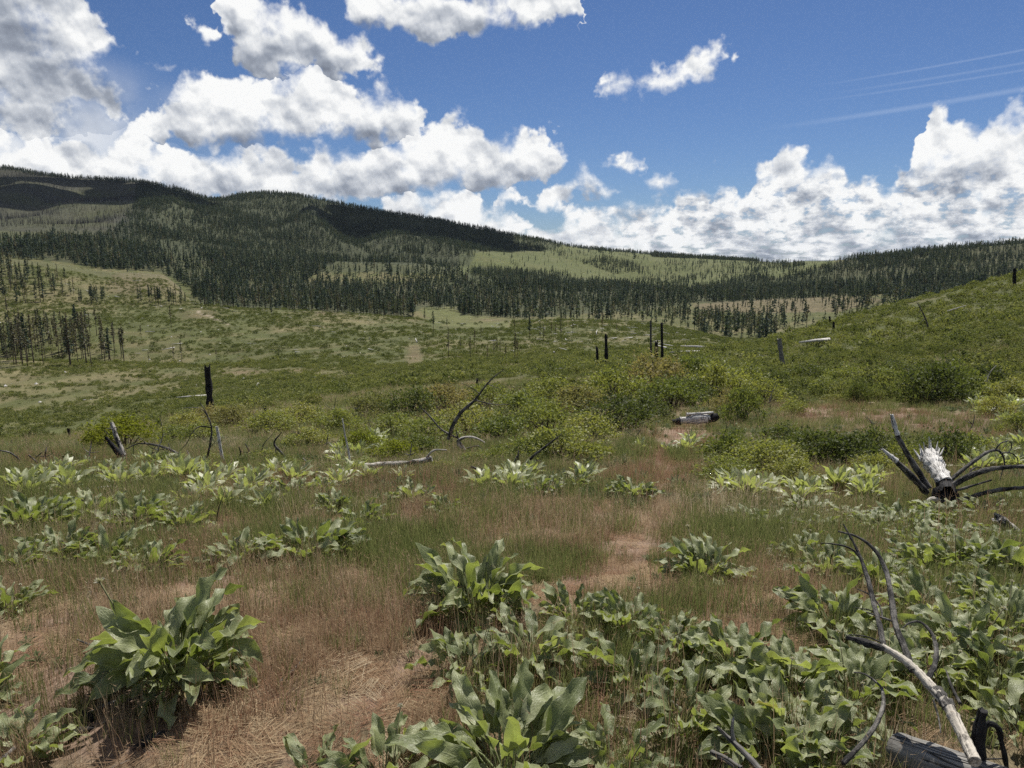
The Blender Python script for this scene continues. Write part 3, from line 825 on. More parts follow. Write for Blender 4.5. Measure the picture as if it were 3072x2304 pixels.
# trees that can be told apart: (u, v of foot, height in pixels, variant)
SINGLE = [(514, 983, 65, 6), (816, 953, 58, 1), (424, 1016, 45, 8), (546, 1090, 70, 6), (523, 1092, 60, 8), (447, 1092, 42, 5), (650, 1085, 42, 8),
    (1274, 960, 38, 0), (1300, 1002, 70, 4), (1341, 979, 28, 0), (1346, 1071, 90, 7), (1381, 1057, 46, 5), (1411, 1081, 74, 6), (1424, 1044, 60, 8), (1443, 1016, 42, 5),
    (1462, 1085, 51, 7), (1482, 1067, 51, 7), (1491, 1062, 48, 5), (1501, 1062, 42, 9), (1517, 1085, 55, 6), (1545, 1085, 88, 6), (1552, 1085, 70, 8), (1543, 1006, 51, 8),
    (1589, 1016, 70, 2), (1620, 1025, 60, 7), (1630, 1025, 56, 9), (1654, 1016, 55, 8), (1667, 1016, 45, 6), (1682, 1018, 62, 7), (1718, 1006, 42, 8), (1806, 1006, 70, 6), (1850, 1006, 36, 8)]
CLUSTER = [  # name for the label, group, count, polygon of the feet, height in m, chance scorched
    ("thin pine in the grove at the left edge", "scorched pines of the left grove", 84, [(0, 1040), (150, 1010), (250, 1010), (372, 1060), (375, 1096), (300, 1102), (0, 1096)], (10, 18), 0.8),
    ("thin pine on the open slope above the left grove", "pines above the left grove", 24, [(0, 975), (240, 985), (330, 1010), (370, 1050), (150, 1010), (0, 1030)], (9, 16), 0.8),
    ("pine on the tan knoll at the left edge", "pines on the left knoll", 46, [(0, 800), (60, 800), (130, 840), (200, 850), (262, 880), (250, 905), (120, 908), (0, 930)], (12, 20), 0.4),
    ("small bushy conifer in the row at the foot of the left knoll", "bushy conifers below the left knoll", 16, [(195, 896), (315, 898), (318, 915), (200, 912)], (8, 14), 0.0),
    ("young conifer in the row right of the left knoll", "young conifers right of the left knoll", 22, [(412, 902), (585, 905), (590, 917), (415, 914)], (9, 16), 0.1),
    ("conifer at the forest edge above the grassy crest", "conifers along the forest edge", 56, [(600, 912), (900, 928), (1040, 934), (1250, 950), (1250, 956), (1024, 942), (900, 936), (600, 922)], (11, 20), 0.25),
    ("pine standing at the far rim of the green meadow", "pines at the meadow rim", 20, [(1380, 942), (1540, 952), (1540, 958), (1400, 953), (1290, 926), (1370, 922)], (12, 20), 0.1),
]
pine_spots = []
for (u, v, hp, var) in SINGLE:
    p = on_ground(u, v)
    pine_spots.append((p, hp * p.y / FPX * 1.0, var, None, u))
for (lab, grp, cnt, poly, hr, pd) in CLUSTER:
    pu = [p[0] for p in poly]; pv = [p[1] for p in poly]
    got = 0; guard = 0
    while got < cnt and guard < 4000:
        guard += 1
        u, v = random.uniform(min(pu), max(pu)), random.uniform(min(pv), max(pv))
        if not in_poly(np.array([u]), np.array([v]), poly)[0]:
            continue
        p = on_ground(u, v)
        if lab.startswith("thin scorched") and p.y < 250:
            p = at(u, v, random.uniform(268, 330)); p.z = h1(p.x, p.y)
        var = random.randint(5, 9) if random.random() < pd else random.randint(0, 4)
        pine_spots.append((p, random.uniform(*hr), var, (lab, grp, cnt), u)); got += 1
singles_sorted = sorted([s for s in pine_spots if s[3] is None], key=lambda s: s[4])
order = {id(s): k + 1 for k, s in enumerate(singles_sorted)}
ORD = ["first", "second", "third", "fourth", "fifth", "sixth", "seventh", "eighth", "ninth", "tenth", "eleventh", "twelfth", "thirteenth", "fourteenth", "fifteenth", "sixteenth", "seventeenth", "eighteenth", "nineteenth", "twentieth", "twenty-first", "twenty-second", "twenty-third", "twenty-fourth", "twenty-fifth", "twenty-sixth"]
for s in pine_spots:
    p, h, var, lg, u = s
    t = empty("pine_tree", p, random.random() * 6.28, h)
    tk, cr, dry = PINE[var]
    w_ = random.uniform(0.85, 1.2)
    link("trunk", tk, t); c = link("crown", cr, t); c.scale = (w_, w_, 1)
    if lg:
        if lg[2] <= 24:
            k = sorted(q[4] for q in pine_spots if q[3] and q[3][1] == lg[1]).index(u)
            tag(t, lg[0] + ", %s from left" % ORD[k], "pine tree", lg[1])
        else:
            tag(t, lg[0] + (", crown thin and brownish" if dry else ", crown green"), "pine tree", lg[1])
    elif abs(u - 816) < 2:
        tag(t, "lone dark pine with its shadow beside it on the grassy crest", "pine tree", "scattered pines on the valley slope")
    elif u < 700:
        k = sorted([q[4] for q in singles_sorted if q[4] < 700]).index(u)
        tag(t, "slender scorched pine on the slope behind the tall charred post, %s from left" % ORD[k], "pine tree", "scattered pines on the valley slope")
    else:
        k = sorted([q[4] for q in singles_sorted if q[4] > 900]).index(u)
        tag(t, "slender pine on the open middle valley slope, %s from left" % ORD[k], "pine tree", "scattered pines on the valley slope")

sel = rng.random(tX.size)
isdry = (sel < 0.10) | ((tY < 1000) & (sel < 0.3))
idx = np.where(isdry, 10 + rng.integers(0, 3, tX.size), rng.integers(0, 10, tX.size))
wob = rng.uniform(0.9, 1.3, tX.size)
scatter("conifer_forest", np.c_[tX, tY, tZ - 0.3], np.c_[rng.normal(0, .02, tX.size), rng.normal(0, .02, tX.size), rng.random(tX.size) * 6.28],
        np.c_[tH * wob, tH * wob, tH], idx, FAR + FAR_DRY)

# burnt poles on the upper left mountainside and thinly through the rest of the burn
NB = 90000
bY = np.sqrt(rng.uniform(1000.0 ** 2, 2950.0 ** 2, NB)); bS = rng.uniform(-0.9, 0.9, NB); bX = bY * bS
bZ = height(bX, bY); bu, bv = project(bX, bY, bZ)
ju = bu + (fbm(bX / 90, bY / 90, 41, 4) - 0.5) * 160
pd_ = np.where((bY > 1500) & in_poly(ju, bv, [(-600, 480), (0, 500), (420, 545), (417, 620), (360, 680), (300, 715), (160, 705), (0, 722), (-600, 700)]), 1.3, 0.0)
pd_ = np.where((bY > 1500) & in_poly(ju, bv, [(800, 585), (1050, 615), (1040, 680), (900, 670)]), 0.45, pd_)
pd_ = np.where((bY > 1000) & in_poly(ju, bv, [(1180, 690), (1320, 690), (1290, 745), (1180, 750)]), 0.3, pd_)
pd_ = np.where((bY > 1000) & in_poly(ju, bv, [(2200, 895), (2750, 880), (2750, 960), (2200, 960)]), 0.10, pd_)
pd_ = np.where((bY > 1300) & in_poly(ju, bv, [(1430, 750), (2500, 775), (2300, 860), (1430, 830)]), np.maximum(pd_, 0.035), pd_)
kb = rng.random(NB) < pd_ * (1.8 * (2950.0 ** 2 - 1000.0 ** 2) / 2 / NB) / 100
bX, bY, bZ = bX[kb], bY[kb], bZ[kb]
hb = rng.uniform(8, 20, bX.size)
scatter("burnt_tree_poles", np.c_[bX, bY, bZ - 0.2], np.c_[rng.normal(0, .05, bX.size), rng.normal(0, .05, bX.size), rng.random(bX.size) * 6.28],
        np.c_[hb * 1.3, hb * 1.3, hb], rng.integers(0, 5, bX.size), POLE)
print("forest", tX.size, "poles", bX.size, "pines", len(pine_spots))

# ------------------------------------------------------------------ shrubs
M_SHRUB = leafy_mat("shrub_leaves", [(0.0, (0.115, 0.142, 0.046)), (0.4, (0.190, 0.215, 0.070)), (0.75, (0.260, 0.268, 0.094)), (1.0, (0.340, 0.305, 0.125))], 0.38, 0.6, 0.25, trans_tint=(1.2, 1.22, 0.55))
M_SHRUB_RED = leafy_mat("shrub_leaves_with_dry_seed", [(0.0, (0.150, 0.168, 0.062)), (0.5, (0.220, 0.215, 0.092)), (1.0, (0.310, 0.250, 0.135))], 0.36, 0.7, 0.12, trans_tint=(1.15, 1.15, 0.62))
M_SHRUB_YELLOW = leafy_mat("shrub_leaves_yellow_green", [(0.0, (0.120, 0.140, 0.026)), (0.5, (0.185, 0.195, 0.036)), (1.0, (0.26, 0.215, 0.052))], 0.40, 0.7, 0.12)
M_SHRUB_DARK = leafy_mat("shrub_leaves_dark", [(0.0, (0.070, 0.086, 0.034)), (0.6, (0.115, 0.132, 0.052)), (1.0, (0.175, 0.180, 0.080))], 0.34, 0.65, 0.18)
M_TWIG = wood_mat("shrub_twigs", (0.05, 0.04, 0.033), (0.15, 0.125, 0.10), scale=9.0)
M_HILL = leafy_mat("hillside_shrub_leaves", [(0.0, (0.072, 0.090, 0.034)), (0.4, (0.150, 0.166, 0.064)), (0.75, (0.232, 0.236, 0.094)), (1.0, (0.325, 0.292, 0.140))], 0.34, 0.7, 0.1, trans_tint=(1.15, 1.2, 0.6), source='tint')

def bush_np(r, nclump, nleaf, leaf, flat=0.75, spread=1.0):
    """leaf blades gathered in clumps over a rough dome of radius 1"""
    C = []
    for c in range(nclump):
        a = r.random() * 6.283; zz = r.random() ** 0.8
        rad = math.sqrt(max(0.0, 1 - zz * zz)) * r.uniform(0.45, 1.05)
        C.append((math.cos(a) * rad, math.sin(a) * rad, zz * flat * r.uniform(0.7, 1.12) + 0.10))
    C = np.array(C)
    k = r.integers(0, nclump, nleaf)
    sp = r.uniform(0.06, 0.16, nclump)[k] * spread
    P_ = C[k] + r.normal(0, 1, (nleaf, 3)) * sp[:, None] * np.array([1, 1, 0.8])
    P_[:, 2] = np.maximum(P_[:, 2], 0.02 + 0.1 * r.random(nleaf))
    o = r.normal(0, 1, (nleaf, 3)) + P_ * 0.8; o /= np.linalg.norm(o, axis=1)[:, None]
    s_ = np.cross(o, r.normal(0, 1, (nleaf, 3))); s_ /= np.linalg.norm(s_, axis=1)[:, None] + 1e-9
    L = leaf * r.uniform(0.6, 1.3, nleaf)[:, None]
    V = np.stack([P_ - o * L * 0.6, P_ + s_ * L * 0.42, P_ + o * L * 0.8, P_ - s_ * L * 0.42], 1).reshape(-1, 3)
    b = np.arange(nleaf) * 4
    F = np.concatenate([np.c_[b, b + 1, b + 2], np.c_[b, b + 2, b + 3]])
    return V, F, C
def stems_np(r, C, n):
    parts = []
    for i in range(n):
        c = C[r.integers(0, len(C))] * r.uniform(0.7, 1.0)
        b = np.array([r.normal(0, .08), r.normal(0, .08), -0.05])
        m = (b + c) / 2 + np.array([0, 0, 0.08]) + r.normal(0, .05, 3)
        parts.append(tris(*tube_np([b, m, c], [0.020, 0.012, 0.005], 4, False)))
    return join_np(parts)
r_ = np.random.default_rng(23)
BUSH = []
for i in range(5):
    V, F, C = bush_np(r_, 60 + 8 * i, 2600, 0.058, 0.80, 1.0)
    BUSH.append((V, F, mesh_np("stems", *stems_np(r_, C, 26), M_TWIG)))
BUSH_MESH = {}
def bush_mesh(i, mat):
    if (i, mat.name) not in BUSH_MESH:
        V, F, _ = BUSH[i]
        BUSH_MESH[(i, mat.name)] = mesh_np("foliage", V, F, mat, smooth=False)
    return BUSH_MESH[(i, mat.name)]

BUSHES = [  # u, v of foot, width, height in photograph pixels, colour
    (372, 1352, 200, 105, 'y'), (300, 1345, 90, 60, 'y'), (520, 1335, 120, 55, 'g'), (600, 1330, 130, 60, 'g'),
    (640, 1282, 130, 66, 'r'), (560, 1300, 120, 60, 'g'), (700, 1285, 150, 80, 'r'), (810, 1300, 160, 80, 'g'), (900, 1275, 140, 70, 'g'), (930, 1345, 150, 70, 'g'), (1010, 1300, 160, 85, 'g'), (1080, 1360, 150, 80, 'y'),
    (640, 1400, 110, 42, 'g'), (730, 1408, 120, 46, 'd'), (790, 1395, 110, 50, 'g'), (860, 1412, 120, 44, 'g'), (930, 1405, 110, 46, 'd'), (1000, 1425, 120, 42, 'g'), (480, 1405, 120, 46, 'g'), (1090, 1420, 130, 50, 'g'), (200, 1400, 110, 40, 'd'), (1330, 1420, 110, 44, 'g'), (1430, 1400, 120, 50, 'g'), (1560, 1440, 110, 46, 'd'),
    (1120, 1250, 150, 80, 'r'), (1235, 1255, 180, 105, 'd'), (1180, 1315, 170, 85, 'g'), (1290, 1340, 190, 100, 'g'), (1180, 1390, 170, 80, 'y'), (1260, 1375, 140, 80, 'g'),
    (1340, 1235, 170, 95, 'r'), (1400, 1300, 190, 100, 'g'), (1470, 1225, 150, 85, 'g'), (1500, 1330, 190, 95, 'g'), (1560, 1260, 180, 95, 'g'), (1650, 1215, 170, 90, 'g'), (1640, 1300, 200, 110, 'g'),
    (1680, 1395, 240, 135, 'g'), (1740, 1250, 190, 105, 'r'), (1760, 1330, 190, 100, 'g'), (1850, 1215, 200, 125, 'g'), (1850, 1290, 210, 110, 'd'), (1580, 1395, 170, 95, 'g'), (1500, 1400, 130, 70, 'g'),
    (1950, 1180, 210, 130, 'r'), (2010, 1230, 190, 110, 'g'), (2080, 1165, 190, 110, 'g'), (2150, 1195, 180, 115, 'g'), (2060, 1215, 160, 90, 'd'), (1930, 1265, 170, 90, 'd'),
    (2230, 1175, 160, 90, 'g'), (2290, 1215, 150, 90, 'g'), (2230, 1270, 130, 120, 'g'), (2180, 1240, 110, 80, 'r'), (2330, 1170, 110, 60, 'd'),
    (2200, 1400, 190, 120, 'g'), (2300, 1425, 230, 125, 'g'), (2190, 1450, 180, 90, 'g'), (2350, 1350, 170, 90, 'd'), (2440, 1400, 220, 125, 'd'), (2540, 1410, 230, 125, 'd'), (2380, 1450, 160, 80, 'g'),
    (2640, 1380, 180, 110, 'd'), (2620, 1440, 150, 90, 'g'), (2700, 1410, 130, 90, 'g'), (2830, 1400, 200, 125, 'd'), (2900, 1380, 140, 95, 'g'), (1790, 1385, 120, 60, 'y'),
    (2790, 1215, 200, 145, 'd'), (2850, 1190, 170, 120, 'g'), (2950, 1165, 130, 80, 'd'), (2570, 1212, 80, 75, 'd'), (2540, 1150, 110, 60, 'g'), (2660, 1160, 120, 60, 'g'), (3050, 1310, 110, 85, 'g'), (2990, 1250, 120, 70, 'g'),
    (2420, 1145, 120, 60, 'd'), (2480, 1180, 110, 55, 'g'), (2700, 1130, 110, 50, 'd'), (3040, 1200, 130, 70, 'g'), (2380, 1245, 90, 50, 'g'),
]
BCOL = {'g': M_SHRUB, 'r': M_SHRUB_RED, 'y': M_SHRUB_YELLOW, 'd': M_SHRUB_DARK}
BTXT = {'g': "green leafy shrub", 'r': "shrub tipped with rusty dry seed", 'y': "bright yellow-green shrub", 'd': "dark green dense shrub"}
def bush_zone(u, v):
    if u < 645: return "on the left brow"
    if u < 1150 and v > 1380: return "low in the grass by the long grey log"
    if u < 1150: return "left of the dead branch"
    if u < 1600: return "around the middle dead branch"
    if u < 2120: return "behind the white log"
    if v > 1330: return "left of the bleached stump"
    return "on the right slope"
cnt = {}
blist = []
for (u, v, w, h, c) in sorted(BUSHES, key=lambda b: b[0]):
    z = (bush_zone(u, v), c)
    cnt[z] = cnt.get(z, 0) + 1
    blist.append((u, v, w, h, c, z, cnt[z]))
for k, (u, v, w, h, c, z, n) in enumerate(blist):
    p = on_ground(u, v)
    if u < 645 and p.y > 60:
        p = at(u, v, 24.0); p.z = h1(p.x, p.y)
    sx = w * p.y / FPX / 2 * 1.15; sz = h * p.y / FPX / 1.05
    if u < 645: sz *= 1.15
    o = empty("shrub", p, random.random() * 6.28)
    o.scale = (sx, sx * random.uniform(0.9, 1.1), sz)
    link("foliage", bush_mesh(k % 5, BCOL[c]), o); link("stems", BUSH[k % 5][2], o)
    many = cnt[z] > 1
    tag(o, "%s %s%s" % (BTXT[c], z[0], ", %s from left" % ORD[n - 1] if many else ""), "shrub", "leafy shrubs of the foreground slope")

# low shrubs carpeting the slopes
HILL = []
for i in range(4):
    V, F, C = bush_np(r_, 16, 110, 0.18, 0.62, 1.4)
    HILL.append(mesh_np("hill_shrub", V, F, M_HILL, smooth=False))
MIDB = []
for i in range(3):
    V, F, C = bush_np(r_, 34, 620, 0.10, 0.70, 1.1)
    MIDB.append(mesh_np("slope_shrub", V, F, M_HILL, smooth=False))
def slope_points(n, y0, y1, s0, s1):
    Y = np.sqrt(rng.uniform(y0 ** 2, y1 ** 2, n)); X = Y * rng.uniform(s0, s1, n)
    return X, Y
allp = []
for (n, y0, y1, s0, s1, rmin, rmax, dens, proto) in (
        (3600, 24, 62, 0.05, 0.95, 0.30, 0.75, 0.9, 'm'), (1500, 28, 70, -0.95, 0.05, 0.30, 0.7, 0.9, 'm'), (11000, 60, 125, -0.95, 0.95, 0.35, 0.9, 1.3, 'h'),
        (26000, 120, 255, -0.95, 0.45, 0.4, 1.0, 1.5, 'h'), (46000, 240, 640, -0.95, 0.55, 0.5, 1.7, 0.95, 'h'), (9000, 640, 1100, -0.6, 0.8, 0.5, 1.5, 0.35, 'h')):
    X, Y = slope_points(n, y0, y1, s0, s1)
    Z = height(X, Y); u, v = project(X, Y, Z)
    f = fbm(X / 7.0, Y / 7.0, 71, 3) * 0.5 + fbm(X / 34.0, Y / 34.0, 77, 3) * 0.5
    kp = rng.random(n) < dens * np.clip((f - 0.37) * 4.6, 0.05, 1)
    for (cu, cv, ru, rv) in ((740, 1118, 60, 12), (880, 1112, 50, 8), (1240, 1075, 26, 26), (1240, 1050, 20, 22), (590, 945, 60, 14), (1010, 1125, 60, 12)):
        kp &= ~((((u - cu) / ru) ** 2 + ((v - cv) / rv) ** 2 < 1.3) & (rng.random(n) < 0.85))
    kp &= ~in_poly(u, v, POLY_MEADOW)
    for pl in POLY_RED[:2]:
        kp &= ~in_poly(u, v, pl)
    X, Y, Z, f = X[kp], Y[kp], Z[kp], f[kp]
    m = X.size
    R = (rmin + (rmax - rmin) * rng.random(m) ** 1.6) * (1 + 0.6 * (rng.random(m) < 0.07))
    allp.append((X, Y, Z, R, np.clip((0.05 + 0.75 * rng.random(m) + (f - 0.5) * 0.6) * (1 - 0.5 * sstep(Y, 230, 320)), 0, 1), np.full(m, 0 if proto == 'h' else 1)))
X, Y, Z, R, T, K = (np.concatenate([a[i] for a in allp]) for i in range(6))
m = X.size
scatter("low_hillside_shrubs", np.c_[X, Y, Z - 0.03], np.c_[np.zeros(m), np.zeros(m), rng.random(m) * 6.28],
        np.c_[R, R * rng.uniform(0.8, 1.2, m), R * rng.uniform(0.75, 1.25, m)], np.where(K == 0, rng.integers(0, 4, m), 4 + rng.integers(0, 3, m)), HILL + MIDB, tint=T)
# dark round bushes dotted over the valley slope
X, Y = slope_points(230, 250, 620, -0.75, 0.4); Z = height(X, Y)
R = rng.uniform(1.2, 2.2, X.size)
scatter("round_dark_bushes", np.c_[X, Y, Z], np.c_[np.zeros(X.size), np.zeros(X.size), rng.random(X.size) * 6.28], np.c_[R, R, R * 1.1], rng.integers(4, 7, X.size), HILL + MIDB, tint=np.zeros(X.size))
# bleached fallen trunks and pale stones, tiny with distance
LOGM = mesh_np("fallen_trunk", *tris(*tube_np([[0, 0, 0.25], [3, 0.2, 0.3], [6, 0, 0.2]], [0.24, 0.18, 0.08], 5)), M_BLEACH)
r2 = np.random.default_rng(5)
Vs = np.array([[1, 0, 0], [-1, 0, 0], [0, 1, 0], [0, -1, 0], [0, 0, 1], [0, 0, -.6]]) * r2.uniform(.8, 1.2, (6, 1))
STONE = mesh_np("pale_stone", Vs, np.array([[0, 2, 4], [2, 1, 4], [1, 3, 4], [3, 0, 4], [2, 0, 5], [1, 2, 5], [3, 1, 5], [0, 3, 5]]), M_BLEACH, smooth=False)
X, Y = slope_points(1300, 60, 640, -0.8, 0.5); Z = height(X, Y); u, v = project(X, Y, Z)
w = np.where((u > 1600) & (u < 2100) & (Y > 280), 1.0, np.where((u > 250) & (u < 700) & (v > 1020) & (Y > 290), 0.8, 0.22))
kp = rng.random(X.size) < w
X, Y, Z = X[kp], Y[kp], Z[kp]; m = X.size
st = rng.random(m) < 0.45
S = np.where(st, rng.uniform(0.25, 0.6, m), rng.uniform(0.5, 1.2, m))
scatter("fallen_trunks_and_stones", np.c_[X, Y, Z + 0.1], np.c_[np.zeros(m), rng.normal(0, .1, m), rng.random(m) * 6.28], np.c_[S, S, S], st.astype(int), [LOGM, STONE])

# ------------------------------------------------------------------ broad-leaved plants of the foreground
M_LEAF = leafy_mat("broad_leaves", [(0.0, (0.125, 0.152, 0.060)), (0.35, (0.198, 0.225, 0.096)), (0.7, (0.280, 0.303, 0.150)), (0.95, (0.395, 0.412, 0.245)), (1.0, (0.45, 0.40, 0.16))], 0.38, 0.46, 0.5, trans_tint=(1.1, 1.2, 0.42), vein=True)
M_LEAF_DRY = leafy_mat("withered_leaves", [(0.0, (0.20, 0.145, 0.075)), (0.5, (0.34, 0.27, 0.12)), (1.0, (0.42, 0.36, 0.20))], 0.3, 0.7, 0.2, trans_tint=(1.1, 1.0, 0.6), vein=True)
M_STALK = leafy_mat("plant_stalks", [(0.0, (0.13, 0.14, 0.06)), (1.0, (0.26, 0.23, 0.13))], 0.15)
M_SEED = leafy_mat("dry_seed_heads", [(0.0, (0.42, 0.38, 0.31)), (1.0, (0.58, 0.54, 0.46))], 0.2, 0.9)

def leaf_np(r, th0, th1, Lp=0.17, Lb=0.25, wid=0.5, seg=8, cross=5, ripple=0.02, twist=0.0, fold=0.3):
    """one leaf: stalk rising along +x, arrow-shaped blade with wavy rim; returns verts, tris, uv"""
    tot = Lp + Lb
    n = 30
    s = np.linspace(0, tot, n)
    th = th0 + (th1 - th0) * (s / tot) ** 1.3
    ds = s[1] - s[0]
    px = np.concatenate([[0], np.cumsum(np.cos(th[:-1]) * ds)]); pz = np.concatenate([[0], np.cumsum(np.sin(th[:-1]) * ds)])
    def cen(q):
        return np.interp(q, s, px), np.interp(q, s, pz), np.interp(q, s, th)
    V, F, UV = [], [], []
    ph = r.random() * 6.28; kf = r.uniform(1.3, 2.6); asym = r.uniform(-0.12, 0.12)
    for i in range(seg + 1):
        t = i / seg
        q = Lp - 0.03 + (Lb + 0.03) * t
        x, z, a = cen(q)
        w = wid * Lb * ((t + 0.03) ** 0.42) * ((1.0 - t) ** 0.72) * 1.42 if t < 1 else 0.0
        tw = twist * t
        for j in range(cross):
            c = (j / (cross - 1)) * 2 - 1
            off = w * 0.5 * c * (1 + asym * c)
            back = -0.10 * Lb * abs(c) ** 1.5 * max(0, 1 - t * 4)         # lobes reach back
            up = fold * abs(off) + ripple * abs(c) ** 2 * math.sin(6.28 * kf * t + ph + (1.7 if c > 0 else 0)) * min(1, 4 * (1 - t))
            lx, ly = off * math.cos(tw) - up * math.sin(tw), off * math.sin(tw) + up * math.cos(tw)
            V.append((x + back * math.cos(a) - ly * math.sin(a), lx, z + back * math.sin(a) + ly * math.cos(a)))
            UV.append((t, (c + 1) / 2))
    for i in range(seg):
        for j in range(cross - 1):
            a = i * cross + j
            if i == seg - 1:
                F.append((a, a + 1, a + cross + 1))
            else:
                F.append((a, a + 1, a + cross + 1)); F.append((a, a + cross + 1, a + cross))
    b0 = len(V)
    ks = 4
    for i in range(ks):
        q = Lp * i / (ks - 1)
        x, z, a = cen(q); rr = 0.006 - 0.0025 * i / (ks - 1)
        for j in range(3):
            g = j * 2.094
            V.append((x - rr * math.sin(g) * math.sin(a), rr * math.cos(g), z + rr * math.sin(g) * math.cos(a))); UV.append((0.0, 0.5))
    for i in range(ks - 1):
        for j in range(3):
            k = (j + 1) % 3
            a = b0 + i * 3 + j; b = b0 + i * 3 + k
            F += [(a, b, b + 3), (a, b + 3, a + 3)]
    return np.array(V), np.array(F), np.array(UV)
r_ = np.random.default_rng(31)
R_ = math.radians
LEAVES = {'in': [], 'mid': [], 'out': []}
for i in range(8):
    LEAVES['in'].append(mesh_np("leaf", *(lambda a: a[:2])(g := leaf_np(r_, R_(r_.uniform(66, 86)), R_(r_.uniform(-25, 45)), 0.26, 0.21, r_.uniform(.48, .62), 9, 5, r_.uniform(.012, .03), r_.uniform(-1.2, 1.2), r_.uniform(.15, .5))), M_LEAF, uv=g[2]))
for i in range(10):
    LEAVES['mid'].append(mesh_np("leaf", *(lambda a: a[:2])(g := leaf_np(r_, R_(r_.uniform(50, 78)), R_(r_.uniform(-60, 5)), 0.23, 0.21, r_.uniform(.48, .64), 9, 5, r_.uniform(.014, .034), r_.uniform(-1.2, 1.2), r_.uniform(.1, .5))), M_LEAF, uv=g[2]))
for i in range(8):
    LEAVES['out'].append(mesh_np("leaf", *(lambda a: a[:2])(g := leaf_np(r_, R_(r_.uniform(30, 58)), R_(r_.uniform(-75, -20)), 0.18, 0.20, r_.uniform(.48, .64), 9, 5, r_.uniform(.014, .034), r_.uniform(-1.4, 1.4), r_.uniform(.0, .45))), M_LEAF, uv=g[2]))
DRYLEAF = [mesh_np("leaf", *(lambda a: a[:2])(g := leaf_np(r_, R_(r_.uniform(15, 40)), R_(r_.uniform(-50, -10)), 0.10, 0.16, r_.uniform(.3, .5), 9, 5, .03, r_.uniform(-2, 2), .5)), M_LEAF_DRY, uv=g[2]) for i in range(4)]
V, F = tris(*tube_np([[0, 0, 0], [0.02, 0, 0.2], [0.05, 0.01, 0.42]], [0.004, 0.0035, 0.003], 4))
STALK = mesh_np("stalk", V, F, M_STALK)
hv = []; hf = []
for i in range(40):
    d = r_.normal(0, 1, 3); d /= np.linalg.norm(d); d[2] = abs(d[2]) * 0.8
    sd = np.cross(d, r_.normal(0, 1, 3)); sd /= np.linalg.norm(sd)
    k = len(hv); hv += [d * 0.004 - sd * 0.004, d * 0.004 + sd * 0.004, d * 0.022]; hf.append((k, k + 1, k + 2))
SEED = mesh_np("seed_head", np.array(hv) + np.array([0.05, 0.01, 0.42]), np.array(hf), M_SEED, smooth=False)

PLANTS = [  # u, v of foot, width in photograph pixels
    (530, 2060, 500), (50, 2285, 270), (-80, 2120, 260), (1425, 1850, 430), (2120, 1748, 300), (930, 1690, 330), (720, 1705, 230), (1085, 1590, 180), (1235, 1520, 180), (1340, 1545, 130),
    (1900, 1500, 175), (1620, 1492, 160), (1730, 1470, 140), (100, 1600, 300), (260, 1560, 220), (410, 1590, 260), (545, 1600, 200), (470, 1555, 150), (190, 1690, 270), (50, 1730, 230), (330, 1710, 260), (450, 1730, 230), (20, 1850, 190),
    (1520, 2335, 560), (1150, 2370, 250), (960, 2365, 150), (1830, 2330, 260), (1400, 2040, 230), (1590, 2005, 320), (1900, 2070, 280), (1880, 1910, 280), (2020, 1970, 280), (1720, 1880, 220),
    (2060, 2200, 280), (2390, 2230, 300), (2300, 2310, 380), (2560, 2130, 300), (2470, 2310, 300), (2600, 2040, 260), (2790, 2040, 260), (2880, 1970, 320), (2990, 2070, 320), (3070, 2230, 260), (3010, 1910, 300), (2200, 2020, 320), (2370, 2090, 330),
    (2500, 1890, 330), (2630, 1770, 260), (2480, 1740, 240), (2400, 1690, 200), (2780, 1730, 260), (2890, 1730, 300), (3010, 1740, 280), (2960, 1830, 240), (3050, 1850, 220), (2770, 1850, 220),
    (2310, 1590, 180), (2240, 1565, 140), (2460, 1610, 190), (2550, 1570, 170), (2420, 1545, 170), (2640, 1590, 180), (2710, 1575, 210), (2820, 1560, 200), (2950, 1555, 200), (3040, 1525, 160), (2770, 1650, 220), (2890, 1640, 220), (3000, 1640, 210),
    (880, 1505, 170), (960, 1490, 150), (790, 1500, 140), (690, 1510, 120), (620, 1480, 110), (1000, 1540, 140),
]
def plant_zone(u, v):
    if u < 640 and v < 1780: return "in the left edge patch"
    if u < 200: return "in the lower left corner"
    if v < 1620 and u < 2150: return "in dry grass below the shrubs"
    if v < 1700 and u > 2150: return "below the bleached stump"
    if v > 1780 and u > 2150 and v < 2000: return "around the fallen tree"
    if v >= 2000 and u > 2150: return "in the lower right patch"
    if v > 2250: return "at the bottom edge"
    if u > 2150: return "right of the red grass path"
    return "in the lower middle patch"
SPECIAL = {0: "largest broad-leaved clump standing alone at the lower left", 3: "tall broad-leaved clump standing alone in the middle of the dry grass", 4: "leafy clump standing alone right of the red grass path",
           5: "broad pale-rimmed leaf clump left of the middle one in the dry grass", 23: "large grey-green leaves reaching up from the bottom edge"}
zc = {}
plist = []
for k, (u, v, w) in enumerate(PLANTS):
    plist.append((u, v, w, k))
plist.sort()
for (u, v, w, k) in plist:
    if k not in SPECIAL:
        z = plant_zone(u, v); zc[z] = zc.get(z, 0) + 1
zi = {}
